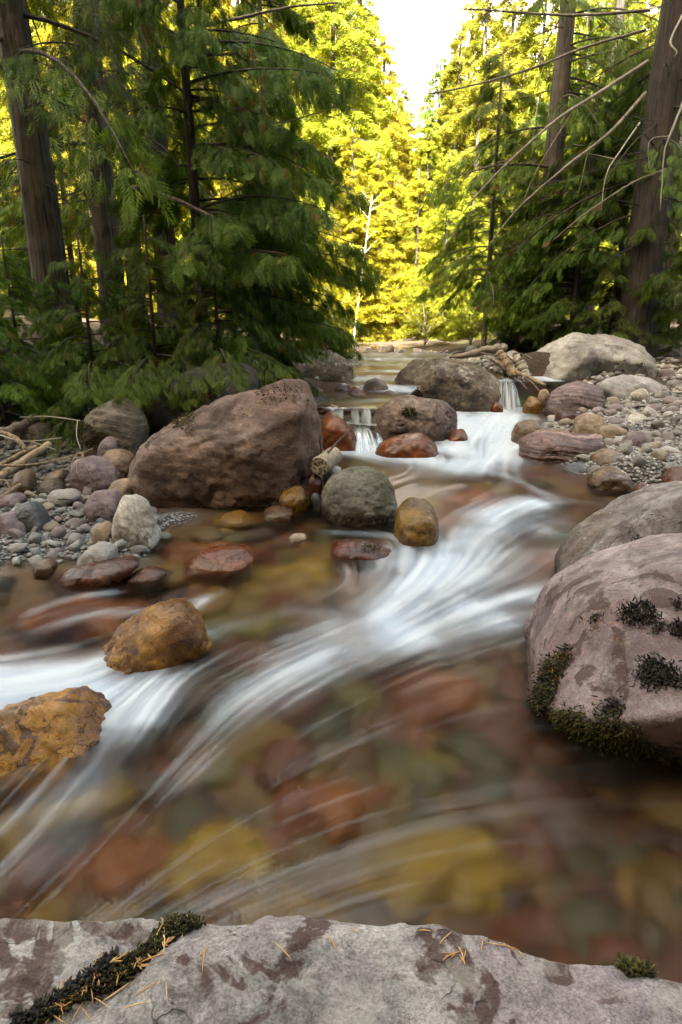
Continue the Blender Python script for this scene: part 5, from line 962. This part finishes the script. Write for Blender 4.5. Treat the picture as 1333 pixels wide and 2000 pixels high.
# shrubs at the far end
T = Tree(40); T.trunk(.9, .02, 1.0, 6, top_r=.005)
for i in range(26): T.bough((0, 0, T.r.uniform(.02, .5)), T.r.uniform(0, 6.28), T.r.uniform(.4, 1.0), T.r.uniform(.5, 1.6), .5, T_FAR, 50, .14, .4, r0=.008, hang=.1, roll=1.5)
shrub = T.build()
for i, (a, b, y, lf, sc, lb) in enumerate([(640, 680, 18, 1, 1.3, 'yellow shrub on the far left bank'), (700, 680, 21, 1, 1.6, 'golden shrub behind the far log'), (760, 680, 22, 1, 1.4, 'pale yellow shrub at the end of the stream'), (830, 680, 17.5, 0, 1.0, 'round green shrub right of the far stream'), (880, 680, 20, 0, 1.4, 'green gold shrub below the slim sapling'),
        (600, 670, 16, 0, 1.1, 'half-lit shrub behind the lichen boulder'), (800, 680, 24, 0, 1.6, 'sunlit shrub deep at the far end of the stream'), (920, 675, 15.5, 0, .9, 'green shrub left of the bare stem'), (670, 680, 24, 1, 1.8, 'tall golden shrub left of the white sapling'), (730, 680, 25, 0, 1.8, 'sunlit shrub right of the white sapling')]):
    plant('shrub', lb, xat(a, b, y), y, shrub, bk_thin, LEAFS[lf], i * 1.1, sc, 'shrub', 'shrubs at the far end of the stream', parts=('stem', 'foliage'))
T = Tree(41); T.trunk(4.2, .035, 1.1, 8, lean=(.13, 0), top_r=.01); T.ring(1.6, 4.1, 16, lambda f: .5, T_FAR, 50, .2, .8, .3, .4, hang=0); birch = T.build()
plant('birch_sapling', 'leaning white-stemmed sapling in the sunlit gap', xat(690, 670, 20), 20, birch, bk_white, lf_yel, 0, 1, 'young tree')

# bare grey branches reaching in from the right
for k, (pts, r0, r1, br) in enumerate([
    ([(1265,120,11.2),(1180,175,10.6),(1080,240,10),(960,350,9.6),(905,415,9.5)], .03, .008, [([(1120,215,10.2),(1050,330,9.9),(1020,400,9.8)], .01, .004), ([(1000,310,9.8),(930,330,9.7)], .008, .003)]),
    ([(1262,180,11.2),(1190,260,10.8),(1100,330,10.4),(1010,410,10.2),(940,500,10)], .028, .007, [([(1150,290,10.6),(1130,380,10.4)], .008, .003)]),
    ([(1333,30,10.4),(1310,80,10.2),(1322,100,10.1),(1318,110,10.1)], .016, .006, []),
    ([(1350,160,9.6),(1315,250,9.5),(1298,300,9.5),(1290,410,9.4)], .018, .006, [([(1310,265,9.5),(1270,275,9.4),(1268,330,9.4)], .007, .003)]),
    ([(1250,240,10.8),(1215,290,10.4),(1185,340,10.2),(1175,410,10.1)], .014, .005, [([(1200,310,10.3),(1150,300,10.2)], .006, .003)]),
    ([(1300,330,10.8),(1230,360,10.3),(1140,420,10.0),(1080,470,9.9)], .016, .005, []),
    ([(1260,60,11.4),(1150,90,11),(1020,140,10.8),(860,180,10.6),(815,175,10.6)], .024, .006, [([(1000,145,10.8),(950,220,10.6)], .008, .003)]),
    ([(1270,20,11.4),(1120,30,11),(960,20,10.6),(870,15,10.5)], .022, .007, [])]):
    stick('dead_branch', ['long bare grey branch arching down from the massive trunk', 'second bare branch below the long arching one', 'short crooked white branch stub at the top right edge', 'pale crooked branch hanging at the right edge', 'thin forked white branch left of the massive trunk', 'low bare branch sweeping left from the massive trunk', 'needled long bare branch reaching into the sky gap', 'topmost dark branch reaching left into the sky'][k], pts, r0, r1, m_twig if k in (2, 3, 4) else m_log, 'branch', None, 6, br, n=22)
for k, (pts, r0, r1) in enumerate([([(400,140,8.5),(470,200,8.2),(530,240,8.0),(640,215,7.8)], .02, .006), ([(395,170,8.5),(450,220,8.2),(550,272,8.0)], .016, .005), ([(260,365,8),(330,385,7.7),(420,425,7.4),(470,440,7.3)], .03, .012), ([(200,230,8.6),(310,280,8.2),(360,340,8)], .012, .004), ([(390,50,9),(470,35,8.8),(560,15,8.6),(660,5,8.5)], .022, .008), ([(640,340,8),(680,375,7.9),(720,420,7.9)], .008, .003)]):
    stick('dead_branch', ['bare curved branch sweeping right above the hemlock', 'bare branch just under the sweeping one at upper left', 'thick dark dead limb crossing the hemlock', 'thin curved twig between second and third cedars', 'dark branch along the top edge left of the sky gap', 'thin twig dangling into the bright gap'][k], pts, r0, r1, m_log, 'branch', None, 6, [], n=22)
